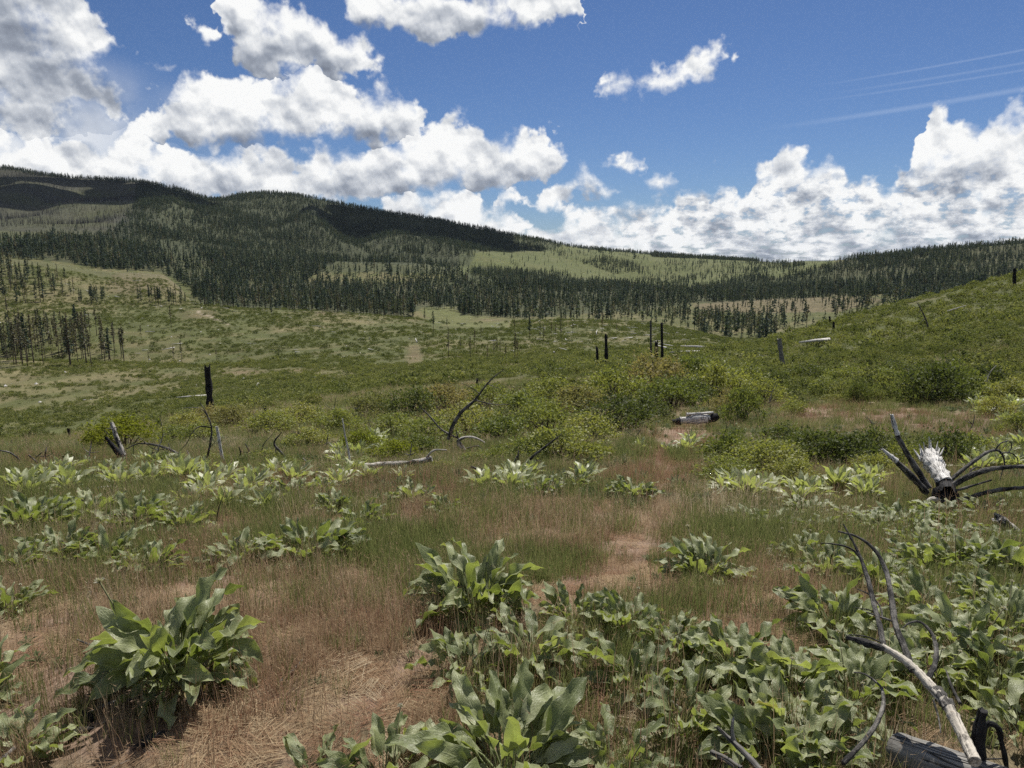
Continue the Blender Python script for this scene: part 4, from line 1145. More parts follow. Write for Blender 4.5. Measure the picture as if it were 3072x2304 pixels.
for (u, v, w, k) in plist:
    p = on_ground(u, min(v, 2300))
    if v > 2300:
        p = at(u, v, on_ground(u, 2300).y - (v - 2300) * 0.0016); p.z = h1(p.x, p.y)
    dist = math.hypot(p.y, CAM_Z - p.z)
    Rp = w / 2 * dist / FPX
    sc = min(0.95, max(0.42, 0.27 + Rp * 1.55))
    nl = int(min(120, max(30, 26 + 64 * (Rp / 0.3) ** 1.2)))
    if k == 0:
        sc *= 1.1
    if v > 1940 and k != 0:
        sc *= 1.08; nl = int(nl * 0.72)
    t = empty("broadleaf_plant", p - Vector((0, 0, 0.015)), random.random() * 6.28, 1.0)
    low = 0.72 if (u > 2150 and v < 1680) else 1.0
    t.scale = (1, 1, 1.25 if k in (0, 3) else 1.0 * low)
    core = max(0.05, Rp - 0.30 * sc)
    for i in range(nl):
        f = i / nl
        ring = 'in' if f < 0.24 else ('mid' if f < 0.70 else 'out')
        me = random.choice(LEAVES[ring])
        if ring == 'out' and random.random() < 0.22:
            me = random.choice(DRYLEAF)
        o = link("leaf", me, t)
        a = i * 2.39996 + random.uniform(-.5, .5)
        rr = core * math.sqrt(random.random()) * (0.55 if ring == 'in' else 1.0)
        a2 = a + random.uniform(-0.7, 0.7)
        o.location = (math.cos(a) * rr, math.sin(a) * rr, 0)
        o.rotation_euler = (random.uniform(-.5, .5), random.uniform(-.25, .3), a2)
        s1 = sc * random.uniform(0.52, 1.05) * (0.92 if ring == 'out' else 1.0)
        o.scale = (s1, s1, s1 * random.uniform(0.9, 1.1))
    if random.random() < 0.45 and dist < 6:
        for q_ in range(random.randint(1, 2)):
            a = random.random() * 6.28; s1 = random.uniform(0.75, 1.1) * sc
            o = link("stalk", STALK, t); o.rotation_euler = (0.0, random.uniform(.15, .35), a); o.scale = (s1, s1, s1); o.location = (math.cos(a) * core * .7, math.sin(a) * core * .7, 0)
            link("seed_head", SEED, o)
    if k in SPECIAL:
        lab = SPECIAL[k]
    else:
        z = plant_zone(u, v); zi[z] = zi.get(z, 0) + 1
        size = "large" if Rp > 0.42 else ("small" if Rp < 0.25 else "middle-sized")
        lab = "%s broad-leaved clump %s, %s from left" % (size, z, ORD[zi[z] - 1])
    tag(t, lab, "plant", "broad-leaved plants of the foreground")

# the same plant farther back, leaves too small to pick apart
FARPL = []
for i in range(5):
    parts = []
    for j in range(26):
        ring = random.choice(['in', 'mid', 'mid', 'out'])
        th = {'in': (78, 50), 'mid': (68, 5), 'out': (45, -40)}[ring]
        Vl, Fl, _ = leaf_np(r_, R_(th[0] + r_.normal(0, 6)), R_(th[1] + r_.normal(0, 15)), 0.17, 0.26, r_.uniform(.42, .58), 4, 3, .02, r_.uniform(-.9, .9), .3)
        a = j * 2.4; c, s = math.cos(a), math.sin(a)
        Vl = np.c_[Vl[:, 0] * c - Vl[:, 1] * s + 0.08 * c * r_.random(), Vl[:, 0] * s + Vl[:, 1] * c + 0.08 * s * r_.random(), Vl[:, 2]]
        parts.append((Vl * r_.uniform(.8, 1.2), Fl))
    FARPL.append(mesh_np("leaf_clump", *join_np(parts), M_LEAF))
FZ = [("by the small white log at the left edge", [(0, 1430), (240, 1425), (250, 1490), (0, 1500)], 12),
    ("right of the left edge patch", [(540, 1450), (800, 1450), (820, 1540), (560, 1540)], 10),
    ("left of the path below the leaning branch", [(1380, 1440), (1850, 1420), (1850, 1470), (1400, 1500)], 9),
    # where, polygon of the feet, how many
    ("on the left brow by the leaning stems", [(230, 1400), (560, 1395), (700, 1450), (300, 1470)], 16),
    ("in front of the long grey log", [(700, 1440), (1050, 1420), (1300, 1440), (1250, 1470), (750, 1480)], 12),
    ("behind the long grey log", [(1000, 1370), (1180, 1310), (1250, 1380), (1010, 1400)], 9),
    ("beside the white log", [(1900, 1330), (2090, 1320), (2080, 1360), (1900, 1370)], 5),
    ("on the pale slope at the right", [(2880, 1190), (3072, 1150), (3072, 1290), (2950, 1270)], 20),
    ("above the right red meadow", [(2330, 1130), (2720, 1120), (2720, 1190), (2330, 1190)], 22),
    ("behind the bleached stump", [(2880, 1380), (3072, 1370), (3072, 1430), (2900, 1440)], 12),
    ("left of the bleached stump", [(2150, 1470), (2650, 1450), (2700, 1500), (2200, 1530)], 16),
    ("at the right edge above the stump", [(2950, 1310), (3072, 1320), (3072, 1370), (2960, 1370)], 6),
]
for where, poly, n in FZ:
    pu = [q[0] for q in poly]; pv = [q[1] for q in poly]
    pts = []
    while len(pts) < n:
        u, v = random.uniform(min(pu), max(pu)), random.uniform(min(pv), max(pv))
        if in_poly(np.array([u]), np.array([v]), poly)[0]:
            pts.append((u, v))
    pts.sort()
    for j, (u, v) in enumerate(pts):
        p = on_ground(u, v)
        o = link("broadleaf_plant", random.choice(FARPL))
        s1 = random.uniform(0.5, 0.85) if p.y < 14 else random.uniform(0.7, 1.1)
        o.location = p; o.rotation_euler = (0, 0, random.random() * 6.28); o.scale = (s1, s1, s1 * random.uniform(.8, 1.1))
        tag(o, "pale leaf clump %s, %s from left" % (where, ORD[j]), "plant", "broad-leaved plants farther back")

# ------------------------------------------------------------------ grass
def grass_mat(name, stops, trans):
    m, N = new_mat(name)
    f = N.n('ShaderNodeAttribute', attribute_type='INSTANCER', attribute_name='tint').outputs['Fac']
    nz = N.noise(N.n('ShaderNodeNewGeometry').outputs['Position'], 60.0, 1.0)
    c = N.ramp(N.m('ADD', f, N.m('MULTIPLY', N.m('SUBTRACT', nz, 0.5), 0.5), clamp=True), stops)
    d = N.n('ShaderNodeBsdfDiffuse'); N.put(d.inputs['Color'], c)
    t = N.n('ShaderNodeBsdfTranslucent'); N.put(t.inputs['Color'], c)
    mx = N.n('ShaderNodeMixShader'); mx.inputs[0].default_value = trans
    N.nt.links.new(d.outputs[0], mx.inputs[1]); N.nt.links.new(t.outputs[0], mx.inputs[2])
    finish(N, mx.outputs[0])
    return m
M_DRY = grass_mat("dry_grass_blades", [(0.0, (0.27, 0.150, 0.098)), (0.3, (0.33, 0.225, 0.140)), (0.65, (0.42, 0.325, 0.205)), (1.0, (0.56, 0.47, 0.33))], 0.4)
M_GREEN = grass_mat("green_grass_blades", [(0.0, (0.120, 0.155, 0.045)), (0.5, (0.185, 0.205, 0.070)), (1.0, (0.290, 0.265, 0.120))], 0.45)
def tuft_np(r, n, rad, hmin, hmax, wid, lean, head=0.0):
    V, F = [], []
    for i in range(n):
        a = r.random() * 6.28; q = rad * math.sqrt(r.random())
        b = np.array([q * math.cos(a), q * math.sin(a), -0.01])
        h = r.uniform(hmin, hmax); la = r.random() * 6.28; le = abs(r.normal(0, lean)) * h
        d = np.array([math.cos(la), math.sin(la), 0.0])
        side = np.array([-d[1], d[0], 0]) if r.random() < .5 else np.array([r.normal(), r.normal(), 0]); side = side / (np.linalg.norm(side) + 1e-6) * wid * 0.5
        m = b + np.array([0, 0, h * 0.55]) + d * le * 0.35; tpt = b + np.array([0, 0, h]) + d * le
        k = len(V)
        V += [b - side, b + side, m + side * 0.8, m - side * 0.8, tpt]
        F += [(k, k + 1, k + 2), (k, k + 2, k + 3), (k + 3, k + 2, k + 4)]
        if head > 0 and r.random() < head:
            k = len(V); e = tpt + d * 0.022 + np.array([0, 0, 0.012])
            V += [tpt - side * 0.9, tpt + side * 0.9, e]; F.append((k, k + 1, k + 2))
    return np.array(V), np.array(F)
r_ = np.random.default_rng(41)
DRYT = [mesh_np("dry_tuft", *tuft_np(r_, 34, 0.10, 0.06, 0.21, 0.0024, 0.24, 0.6), M_DRY, smooth=False) for i in range(5)]
DRYT += [mesh_np("seed_stalks", *tuft_np(r_, 9, 0.12, 0.22, 0.42, 0.0026, 0.22, 1.0), M_DRY, smooth=False) for i in range(2)]
GRNT = [mesh_np("green_tuft", *tuft_np(r_, 38, 0.07, 0.06, 0.22, 0.0026, 0.30, 0.0), M_GREEN, smooth=False) for i in range(4)]
LITT = []
for i in range(3):
    V, F = tuft_np(r_, 34, 0.13, 0.05, 0.17, 0.0022, 0.35)
    V = np.c_[V[:, 0] * 0.8, V[:, 2] * 1.0 - 0.08, np.abs(V[:, 1]) * 0.12 + 0.006]     # lying down
    cs = []
    for q_ in range(3):
        a = q_ * 2.1 + i; c, s = math.cos(a), math.sin(a)
        cs.append((np.c_[V[:, 0] * c - V[:, 1] * s, V[:, 0] * s + V[:, 1] * c, V[:, 2] + 0.004 * q_], F))
    LITT.append(mesh_np("straw", *join_np(cs), M_DRY, smooth=False))
def near_points(n, y0, y1, pw):
    q = rng.random(n); Y = (y0 ** pw + q * (y1 ** pw - y0 ** pw)) ** (1 / pw)
    return (Y + 1.6) * rng.uniform(-0.94, 0.94, n), Y
P1 = near_points(15000, 1.2, 5.0, 1.6); P2 = near_points(29000, 4.5, 14.0, 0.9); P3 = near_points(24000, 13.0, 48.0, 0.7)
X = np.concatenate([P1[0], P2[0], P3[0]]); Y = np.concatenate([P1[1], P2[1], P3[1]])
Z = height(X, Y); _, dry = land(X, Y, Z)
n1 = fbm(X / 1.3, Y / 1.3, 61, 3); n2 = fbm(X / 0.5, Y / 0.5, 64, 2)
pdry = np.where(dry > 0.5, 0.66 - 0.6 * np.clip((n1 - 0.44) * 6, 0, 1), 0.42 - 0.38 * np.clip((n1 - 0.45) * 5, 0, 0.9))
lowleft = sstep(project(X, Y, Z)[1], 1650, 1900) * (project(X, Y, Z)[0] < 1350)
pdry = np.maximum(pdry, 0.9 * lowleft)
isd = rng.random(X.size) < pdry
bare = np.clip((fbm(X / 0.9, Y / 0.9, 83, 3) - 0.36) * 5.0, 0.32, 1)
cover = np.where(isd, np.clip((n2 - 0.18) * 3.0, 0.12, 1) * np.where(Y < 9, bare, 0.5 + 0.5 * bare), np.clip((n2 - 0.2) * 3, 0.15, 1))
u, v = project(X, Y, Z)
uj = u + (n1 - 0.5) * 120; vj = v + (n2 - 0.5) * 60
PATHS = ([(1030, 2304), (1240, 2070), (1500, 1900), (1720, 1760), (1880, 1640), (1950, 1480), (1985, 1340), (2060, 1280), (2110, 1282), (2050, 1350), (2020, 1480), (1970, 1660), (1830, 1800), (1600, 1940), (1400, 2060), (1200, 2304)],)
for pl in ([(1600, 1830), (1720, 1690), (1900, 1630), (1980, 1680), (1860, 1790), (1700, 1860)], [(1150, 1960), (1420, 1890), (1450, 1960), (1300, 2100), (1150, 2200), (900, 2304), (760, 2304), (1000, 2080)], [(150, 2200), (420, 2180), (520, 2304), (150, 2304)], [(0, 1880), (260, 1850), (240, 2000), (0, 2060)], [(1990, 1300), (2060, 1290), (2020, 1420), (1900, 1560), (1860, 1560), (1960, 1400)]):
    cover = np.where(in_poly(uj, vj, pl), cover * 0.6, cover)
onpath = in_poly(uj, vj, PATHS[0])
cover = np.where(onpath, cover * 0.85, cover); isd = isd | (onpath & (rng.random(X.size) < 0.8))
kp = rng.random(X.size) < cover * np.where(Y < 6, 0.8, 1.0)
X, Y, Z, isd, n1, dry, onpath = X[kp], Y[kp], Z[kp], isd[kp], n1[kp], dry[kp], onpath[kp]
S = rng.uniform(0.65, 1.25, X.size) * (1 + 0.012 * Y) * (0.75 + 0.5 * n1); S = S * np.where(onpath, 0.62, 1.0) * (1 - 0.25 * sstep(-Y, -6, -3)); wdt = S * (1 + Y / 18.0)
rot = np.c_[rng.normal(0, .08, X.size), rng.normal(0, .08, X.size), rng.random(X.size) * 6.28]
red = np.clip(0.55 - 0.45 * sstep(Y, 4, 12) * dry + rng.normal(0, .16, X.size) + (fbm(X / 2.2, Y / 2.2, 66, 2) - 0.5) * 0.8, 0, 1)
scatter("dry_grass", np.c_[X, Y, Z][isd], rot[isd], np.c_[wdt, wdt, S][isd], np.where(rng.random(isd.sum()) < 0.12, rng.integers(5, 7, isd.sum()), rng.integers(0, 5, isd.sum())), DRYT, tint=red[isd])
g = ~isd
scatter("green_grass", np.c_[X, Y, Z][g], rot[g], np.c_[wdt, wdt, S][g], rng.integers(0, 4, g.sum()), GRNT, tint=np.clip(rng.normal(.45, .22, g.sum()), 0, 1))
X, Y = near_points(9000, 1.2, 11.0, 1.1); Z = height(X, Y)
kp = rng.random(X.size) < np.clip((fbm(X / 0.8, Y / 0.8, 68, 3) - 0.25) * 2.6, 0.1, 1)
X, Y, Z = X[kp], Y[kp], Z[kp]; m = X.size
scatter("straw_litter", np.c_[X, Y, Z], np.c_[np.zeros(m), np.zeros(m), rng.random(m) * 6.28], np.c_[np.ones(m), np.ones(m), np.ones(m)] * rng.uniform(.7, 1.3, (m, 1)), rng.integers(0, 3, m), LITT, tint=np.clip(rng.normal(.42, .22, m), 0, 1))

# small grey-green weeds between the grass
M_WEED = grass_mat("weed_leaves", [(0.0, (0.105, 0.140, 0.062)), (0.5, (0.180, 0.215, 0.110)), (1.0, (0.30, 0.32, 0.19))], 0.35)
def weed_np(r, n, up):
    V, F = [], []
    for i in range(n):
        a = r.random() * 6.28; e = r.uniform(*up); L = r.uniform(0.5, 1.0); w_ = L * r.uniform(.06, .13)
        d = np.array([math.cos(a) * math.cos(e), math.sin(a) * math.cos(e), math.sin(e)]); sd = np.array([-math.sin(a), math.cos(a), r.normal(0, .4)])
        b = np.array([r.normal(0, .18), r.normal(0, .18), r.uniform(0, .35)]); k = len(V)
        m_ = b + d * L * .55; t_ = b + d * L + np.array([0, 0, -.25 * L * math.cos(e)])
        V += [b, m_ + sd * w_, t_, m_ - sd * w_]; F += [(k, k + 1, k + 2), (k, k + 2, k + 3)]
    return np.array(V), np.array(F)
WEED = [mesh_np("weed", *weed_np(r_, 26, (.1, 1.2)), M_WEED, smooth=False) for i in range(3)] + [mesh_np("weed", *weed_np(r_, 34, (.7, 1.5)), M_WEED, smooth=False) for i in range(2)]
A_ = near_points(5000, 1.3, 9.0, 1.1); B_ = near_points(22000, 7.0, 46.0, 0.6)
X = np.concatenate([A_[0], B_[0]]); Y = np.concatenate([A_[1], B_[1]]); Z = height(X, Y); u, v = project(X, Y, Z)
_, dry = land(X, Y, Z)
f = fbm(X / 1.6, Y / 1.6, 95, 3)
w = np.clip((f - 0.42) * 5, 0.03, 1) * np.where(dry > .5, 0.45, 1.0)
w = np.where((v < 1500) & (v > 1330) & (u < 1900), np.maximum(w, 0.95 * np.clip((f - 0.26) * 4, 0, 1)), w)
w = np.where(in_poly(u, v, PATHS[0]) | in_poly(u, v, POLY_RED[1]), 0.04, w)
kp = rng.random(X.size) < w; X, Y, Z = X[kp], Y[kp], Z[kp]; m = X.size
S = rng.uniform(.05, .15, m) * (0.45 + 0.55 * sstep(Y, 4, 9)) * (1 + .01 * Y)
scatter("small_weeds", np.c_[X, Y, Z], np.c_[np.zeros(m), np.zeros(m), rng.random(m) * 6.28], np.c_[S, S, S * rng.uniform(.7, 1.2, m)], rng.integers(0, 5, m), WEED, tint=np.clip(rng.normal(.5, .25, m), 0, 1))

# ------------------------------------------------------------------ dead wood: charred posts, fallen stems, branches
def wood2(name, dark, light, lo, hi, scale=7.0, rough=0.85, bstr=0.7, crack=0.0):
    """wood on straightened stem coordinates, so the grain follows every bend"""
    m, N = new_mat(name)
    co = N.n('ShaderNodeAttribute', attribute_name='wood').outputs['Vector']
    grain = N.noise(N.v('MULTIPLY', co, (1.0, 1.0, 0.07)), scale * 9, 5.0, 0.65)
    patch = N.noise(N.v('MULTIPLY', co, (1.0, 1.0, 0.45)), scale, 5.0, 0.68, dist=0.3)
    flake = N.noise(N.v('MULTIPLY', co, (1.0, 1.0, 0.6)), scale * 6, 4.0, 0.7)
    f = N.step(N.m('ADD', N.m('MULTIPLY', patch, 0.75), N.m('MULTIPLY', flake, 0.25)), lo, hi)
    c = N.mix(f, dark, light)
    c = N.v('SCALE', c, scale=N.step(grain, 0.25, 0.7, 0.5, 1.2))
    h = N.m('ADD', N.m('ADD', grain, flake), N.m('MULTIPLY', f, -0.8))
    if crack:
        cr = N.step(N.m('ABSOLUTE', N.m('SUBTRACT', N.noise(N.v('MULTIPLY', co, (1.0, 1.0, 0.05)), scale * 4, 2.0), 0.5)), 0.0, 0.022, 1.0, 0.0)
        c = N.mix(N.m('MULTIPLY', cr, crack), c, (0.012, 0.011, 0.010))
        h = N.m('SUBTRACT', h, N.m('MULTIPLY', cr, 2.0))
    finish(N, principled(N, c, rough, 0.2, bump(N, h, bstr, 0.006)))
    return m
W_CHAR = wood2("char_black", (0.010, 0.010, 0.011), (0.050, 0.047, 0.047), 0.42, 0.72, 9.0, 0.8, 1.0, 0.8)
W_BARK = wood2("burnt_bark", (0.022, 0.021, 0.020), (0.200, 0.188, 0.168), 0.42, 0.62, 16.0, 0.9, 1.0)
W_BARE = wood2("bare_bleached", (0.155, 0.135, 0.110), (0.56, 0.52, 0.45), 0.26, 0.46, 8.0, 0.75, 0.5, 0.5)
W_WHITE = wood2("bare_white", (0.15, 0.145, 0.135), (0.66, 0.64, 0.60), 0.30, 0.50, 12.0, 0.8, 1.0, 0.9)
W_MIX = wood2("peeling_bark", (0.030, 0.028, 0.027), (0.46, 0.43, 0.38), 0.44, 0.52, 9.0, 0.85, 0.9)
W_MIX2 = wood2("bleached_with_bark_flecks", (0.10, 0.088, 0.075), (0.50, 0.455, 0.38), 0.34, 0.44, 10.0, 0.8, 0.7, 0.5)
W_GREY = wood2("grey_weathered", (0.075, 0.070, 0.062), (0.235, 0.225, 0.205), 0.30, 0.60, 6.0, 0.8, 0.6, 0.9)
W_TAN = wood2("tan_cut_wood", (0.20, 0.15, 0.10), (0.42, 0.34, 0.24), 0.30, 0.60, 8.0, 0.8, 0.5, 0.3)

def smooth_path(P, n):
    P = np.asarray(P, float)
    if len(P) == 2:
        t = np.linspace(0, 1, n)[:, None]
        return P[0] * (1 - t) + P[1] * t
    d = np.concatenate([[0], np.cumsum(np.linalg.norm(np.diff(P, axis=0), axis=1))])
    s = np.linspace(0, d[-1], n)
    out = np.empty((n, 3))
    for k in range(3):
        m = np.gradient(P[:, k], d)
        i = np.clip(np.searchsorted(d, s) - 1, 0, len(d) - 2)
        h = d[i + 1] - d[i]
        out[:, k] = hermite((s - d[i]) / h, h, P[i, k], P[i + 1, k], m[i], m[i + 1])
    return out
rw = np.random.default_rng(77)
def stem_mesh(name, P, rad, mat, sides=9, n=None, rough=0.12, jag0=0.0, jag1=0.0, wob=0.0, cap_in=0.0):
    """bent tapered stem with uneven girth and, where broken, jagged ends"""
    P = np.asarray(P, float)
    L = float(np.linalg.norm(np.diff(P, axis=0), axis=1).sum())
    n = n or int(min(40, max(6, L / max(np.mean(rad) * 1.6, 0.004) * 0.5)))
    path = smooth_path(P, n)
    if wob:
        path[1:-1] += rw.normal(0, wob, (n - 2, 3))
    rr = np.interp(np.linspace(0, 1, n), np.linspace(0, 1, len(rad)), rad)
    V, F, T = tube_np(path, rr, sides)
    body = V[:n * sides].reshape(n, sides, 3)
    nz = 1 + rough * rw.normal(0, 1, (n, sides)) * 0.6 + rough * rw.normal(0, 1, (n, 1)) * 0.6
    cen = path[:, None, :]
    body[:] = cen + (body - cen) * nz[..., None]
    tan = np.gradient(path, axis=0); tan /= np.linalg.norm(tan, axis=1)[:, None]
    if jag0: body[0] -= tan[0] * (rw.random(sides) * jag0)[:, None]
    if jag1: body[-1] += tan[-1] * (rw.random(sides) * jag1)[:, None]
    if cap_in: V[-2] += tan[0] * cap_in
    al = np.concatenate([[0], np.cumsum(np.linalg.norm(np.diff(path, axis=0), axis=1))])
    a = np.linspace(0, 2 * math.pi, sides, endpoint=False)
    W3 = np.zeros((len(V), 3))
    off = rw.uniform(0, 20, 3)
    W3[:n * sides] = np.stack([np.outer(rr, np.cos(a)), np.outer(rr, np.sin(a)), np.repeat(al[:, None], sides, 1)], -1).reshape(-1, 3)
    W3[-2] = (0, 0, al[0]); W3[-1] = (0, 0, al[-1])
    # ends get rim vertices of their own so a cut stays sharp
    nv = len(V); e = (n - 1) * sides
    V = np.concatenate([V, V[:sides], V[e:e + sides]]); W3 = np.concatenate([W3, W3[:sides], W3[e:e + sides]])
    T = np.where(T < sides, T + nv, np.where((T >= e) & (T < e + sides), T - e + nv + sides, T))
    V2, F2 = tris(V, F, T)
    return mesh_np(name, V2, F2, mat, attrs={'wood': ('FLOAT_VECTOR', W3 + off)})

def wood_thing(name, label, cat, stems, Y=None, group=None, foot=None):
    """stems: (part name, [(u, v, dY)...], [half widths px], material, options); first point of the first stem is the foot"""
    u0, v0 = foot or stems[0][1][0][:2]
    g = on_ground(u0, v0)
    if Y is None:
        Y = g.y
    base = at(u0, v0, Y)
    if abs(base.z - h1(base.x, base.y)) > 0.6:
        base.z = h1(base.x, base.y)
    single = len(stems) == 1
    root = None if single else empty(name, base)
    last = None
    for (part, pts, half, mat, opt) in stems:
        P = [np.array(at(q[0], q[1], Y + (q[2] if len(q) > 2 else 0.0)) - base) for q in pts]
        r = [h * (Y + (pts[min(i, len(pts) - 1)][2] if len(pts[min(i, len(pts) - 1)]) > 2 else 0)) / FPX for i, h in enumerate(half)]
        o2 = dict(opt)
        sub = o2.pop('sub', None)
        me = stem_mesh(part, P, r, mat, **o2)
        if single:
            root = link(name, me); root.location = base
        else:
            sub_ = part in ('twig', 'limb_tip', 'bark_band', 'splinter', 'branch_stub', 'tip') and last is not None
            o = link(part, me, last if sub_ else root)
            if not sub_: last = o
    tag(root, label, cat, group)
    return root

G_POST = "charred posts left standing by the fire"
def post(u, v, ut, vt, w, label, Y, mat=W_CHAR, jag=0.25):
    wood_thing("charred_post", label, "charred post", [("post", [(u, v + 4), ((u * 2 + ut) / 3, (v * 2 + vt) / 3), (ut, vt)], [w * 0.56, w * 0.5, w * 0.44], mat, dict(sides=10, n=9, rough=0.16, jag1=jag * 1.6))], Y, G_POST)
post(634, 1262, 622, 1110, 20, "tall thick charred post behind the left brow, the biggest black one", 38)
post(213, 1336, 207, 1298, 10, "short charred post on the left slope, left of a smaller one", 30, jag=.15)
post(245, 1342, 240, 1314, 8, "smallest charred post on the left slope", 30, jag=.1)
post(1793, 1108, 1791, 1047, 8, "thin charred post left of the tall one above the thicket", 75)
post(1820, 1110, 1818, 1012, 10, "tall charred post above the thicket, beside a shorter thin one", 75)
post(1953, 1090, 1952, 968, 6, "slim grey charred post, leftmost of the three above the rusty shrubs", 85, W_BARK)
post(1969, 1092, 1969, 1029, 12, "stout short charred post between two slim ones above the rusty shrubs", 78)
post(1987, 1090, 1985, 975, 8, "slim charred post, rightmost of the three above the rusty shrubs", 85)
post(2501, 1032, 2501, 972, 8, "charred post on the right hill beside a leaning thinner one", 95)
post(2494, 994, 2489, 953, 6, "thin charred post leaning on the crest of the right hill", 108)
post(2408, 1014, 2408, 997, 5, "short charred stub on the crest left of two posts", 112, jag=.1)
post(2679, 982, 2679, 958, 5, "small charred stub on the right hill above the dark hollow", 100, jag=.1)
post(3043, 886, 3044, 812, 9, "charred post high on the right hill at the photo's edge", 96)
post(2606, 1040, 2606, 1028, 4, "tiny charred stub on the right hill beside the leaning dead stem", 85, jag=.05)
post(798, 1252, 795, 1228, 9, "upper of two black stumps among shrubs right of the tall post", 30, jag=.1)
post(803, 1292, 799, 1272, 18, "lower squat black stump among shrubs right of the tall post", 24, jag=.1)
post(1430, 1168, 1432, 1140, 7, "dark stub behind the dead branch in the middle", 40, jag=.1)
wood_thing("charred_post", "grey leaning post with a charred foot on the right slope", "charred post", [
    ("foot", [(2355, 1128), (2349, 1098)], [8, 7], W_CHAR, dict(sides=9, n=5)), ("post", [(2349, 1100), (2343, 1060), (2338, 1020)], [7, 6.5, 6], W_GREY, dict(sides=9, n=8, jag1=.15))], 50, G_POST)
wood_thing("dead_tree", "thin bent dead stem leaning left on the right hill", "dead tree", [
    ("trunk", [(2803, 1060), (2790, 1005), (2776, 955), (2752, 908)], [3.5, 3, 2.4, 1.2], W_BARK, dict(sides=6, n=12)),
    ("branch", [(2776, 955), (2768, 962), (2760, 968)], [1.2, .8, .5], W_BARK, dict(sides=4)), ("branch", [(2764, 930), (2757, 936), (2752, 944)], [1, .7, .4], W_BARK, dict(sides=4))], 66)
wood_thing("fallen_log", "pale thin log lying on the right hill behind the leaning stem", "fallen log", [("log", [(2778, 958), (2830, 938), (2898, 916)], [2.2, 2, 1.2], W_BARE, dict(sides=6))], 82)

# left brow
wood_thing("dead_tree", "pair of leaning stems, one charred and one bleached, on the left brow", "dead tree", [
    ("trunk", [(408, 1424), (372, 1378), (345, 1346), (321, 1316)], [9, 9, 8, 5], W_CHAR, dict(sides=9, n=14, rough=.15, jag1=.06)),
    ("bleached_stem", [(374, 1366, .05), (358, 1332, .1), (345, 1298, .15), (336, 1271, .2)], [7, 6.5, 6, 5.5], W_MIX, dict(sides=9, n=14, jag1=.03)),
    ("twig", [(345, 1292, .1), (328, 1285), (314, 1289), (330, 1310)], [1.5, 1.2, 1, .6], W_BARK, dict(sides=5)), ("twig", [(342, 1285), (358, 1280), (350, 1290)], [1.2, .8, .5], W_BARK, dict(sides=5)),
    ("twig", [(352, 1371), (338, 1373)], [2, 1], W_CHAR, dict(sides=5))], 11.5)
wood_thing("dead_branch", "arching grey dead branch beside the leaning stems on the left brow", "dead branch", [
    ("limb", [(560, 1396), (540, 1368), (500, 1345), (455, 1333), (410, 1332), (378, 1347)], [5, 4.5, 4, 3, 2.2, 1.4], W_BARK, dict(sides=7, n=20)),
    ("limb", [(530, 1385), (490, 1362), (468, 1356), (452, 1362), (444, 1385)], [3.5, 3, 2.4, 2, 1.2], W_BARK, dict(sides=6, n=14)),
    ("twig", [(440, 1333), (425, 1318), (412, 1306)], [1.5, 1, .6], W_BARK, dict(sides=4)), ("twig", [(470, 1335), (458, 1352), (456, 1366)], [1.4, 1, .6], W_BARK, dict(sides=4)), ("twig", [(400, 1335), (402, 1370)], [1.2, .5], W_BARK, dict(sides=4))], 12.0)
wood_thing("dead_sapling", "tall thin dead sapling with crooked twigs in front of the tall charred post", "dead sapling", [
    ("trunk", [(616, 1415), (622, 1372), (631, 1330), (634, 1280), (622, 1245), (600, 1207)], [4.5, 4, 3.4, 2.6, 2, 1], W_BARK, dict(sides=7, n=18)),
    ("twig", [(634, 1283), (600, 1279), (578, 1296), (560, 1330), (540, 1352)], [2, 1.8, 1.4, 1.2, .7], W_BARK, dict(sides=5, n=14)), ("twig", [(627, 1255), (606, 1228), (545, 1224)], [1.4, 1, .5], W_GREY, dict(sides=5)),
    ("twig", [(628, 1345), (646, 1322), (650, 1300)], [1.4, 1, .5], W_BARK, dict(sides=4)), ("twig", [(634, 1280), (655, 1281)], [1.2, .6], W_BARK, dict(sides=4)), ("twig", [(580, 1296), (600, 1312), (618, 1320)], [1.2, .9, .5], W_BARK, dict(sides=4)),
    ("twig", [(617, 1380), (600, 1370), (585, 1372), (572, 1388)], [1.5, 1.2, .9, .5], W_BARK, dict(sides=4)), ("twig", [(480, 1255), (488, 1290), (484, 1330)], [.8, .9, 1.0], W_BARK, dict(sides=4))], 11.8)
wood_thing("dead_sapling", "bare white stick standing right of the dead sapling", "dead stem", [("stem", [(690, 1428), (672, 1390), (662, 1350), (656, 1310), (650, 1279)], [4.5, 4.8, 4.6, 4.4, 4.2], W_WHITE, dict(sides=8, n=14, rough=.08))], 11.6)
wood_thing("dead_branch", "forked dark dead branch right of the white stick", "dead branch", [
    ("limb", [(872, 1388), (848, 1362), (822, 1330), (846, 1296)], [5, 4.5, 3, 1], W_BARK, dict(sides=7, n=14)), ("limb", [(835, 1404), (830, 1372), (826, 1340)], [2, 2.5, 2], W_MIX, dict(sides=6)), ("limb", [(782, 1372), (790, 1335), (818, 1302)], [2, 1.6, .7], W_BARK, dict(sides=5))], 12.2)
wood_thing("dead_sapling", "thin white bent stick standing left of the shrubs", "dead stem", [("stem", [(1050, 1396), (1045, 1350), (1036, 1310), (1027, 1256)], [3.5, 3, 2.5, 1.6], W_WHITE, dict(sides=7, n=12)), ("twig", [(1045, 1352), (1056, 1330)], [1.4, .6], W_WHITE, dict(sides=4))], 11.0)
wood_thing("dead_sapling", "short dark twig stub between the white stick and the forked branch", "dead stem", [("stem", [(714, 1380), (722, 1360), (716, 1340)], [3, 2.5, 1.2], W_CHAR, dict(sides=6))], 12.0)
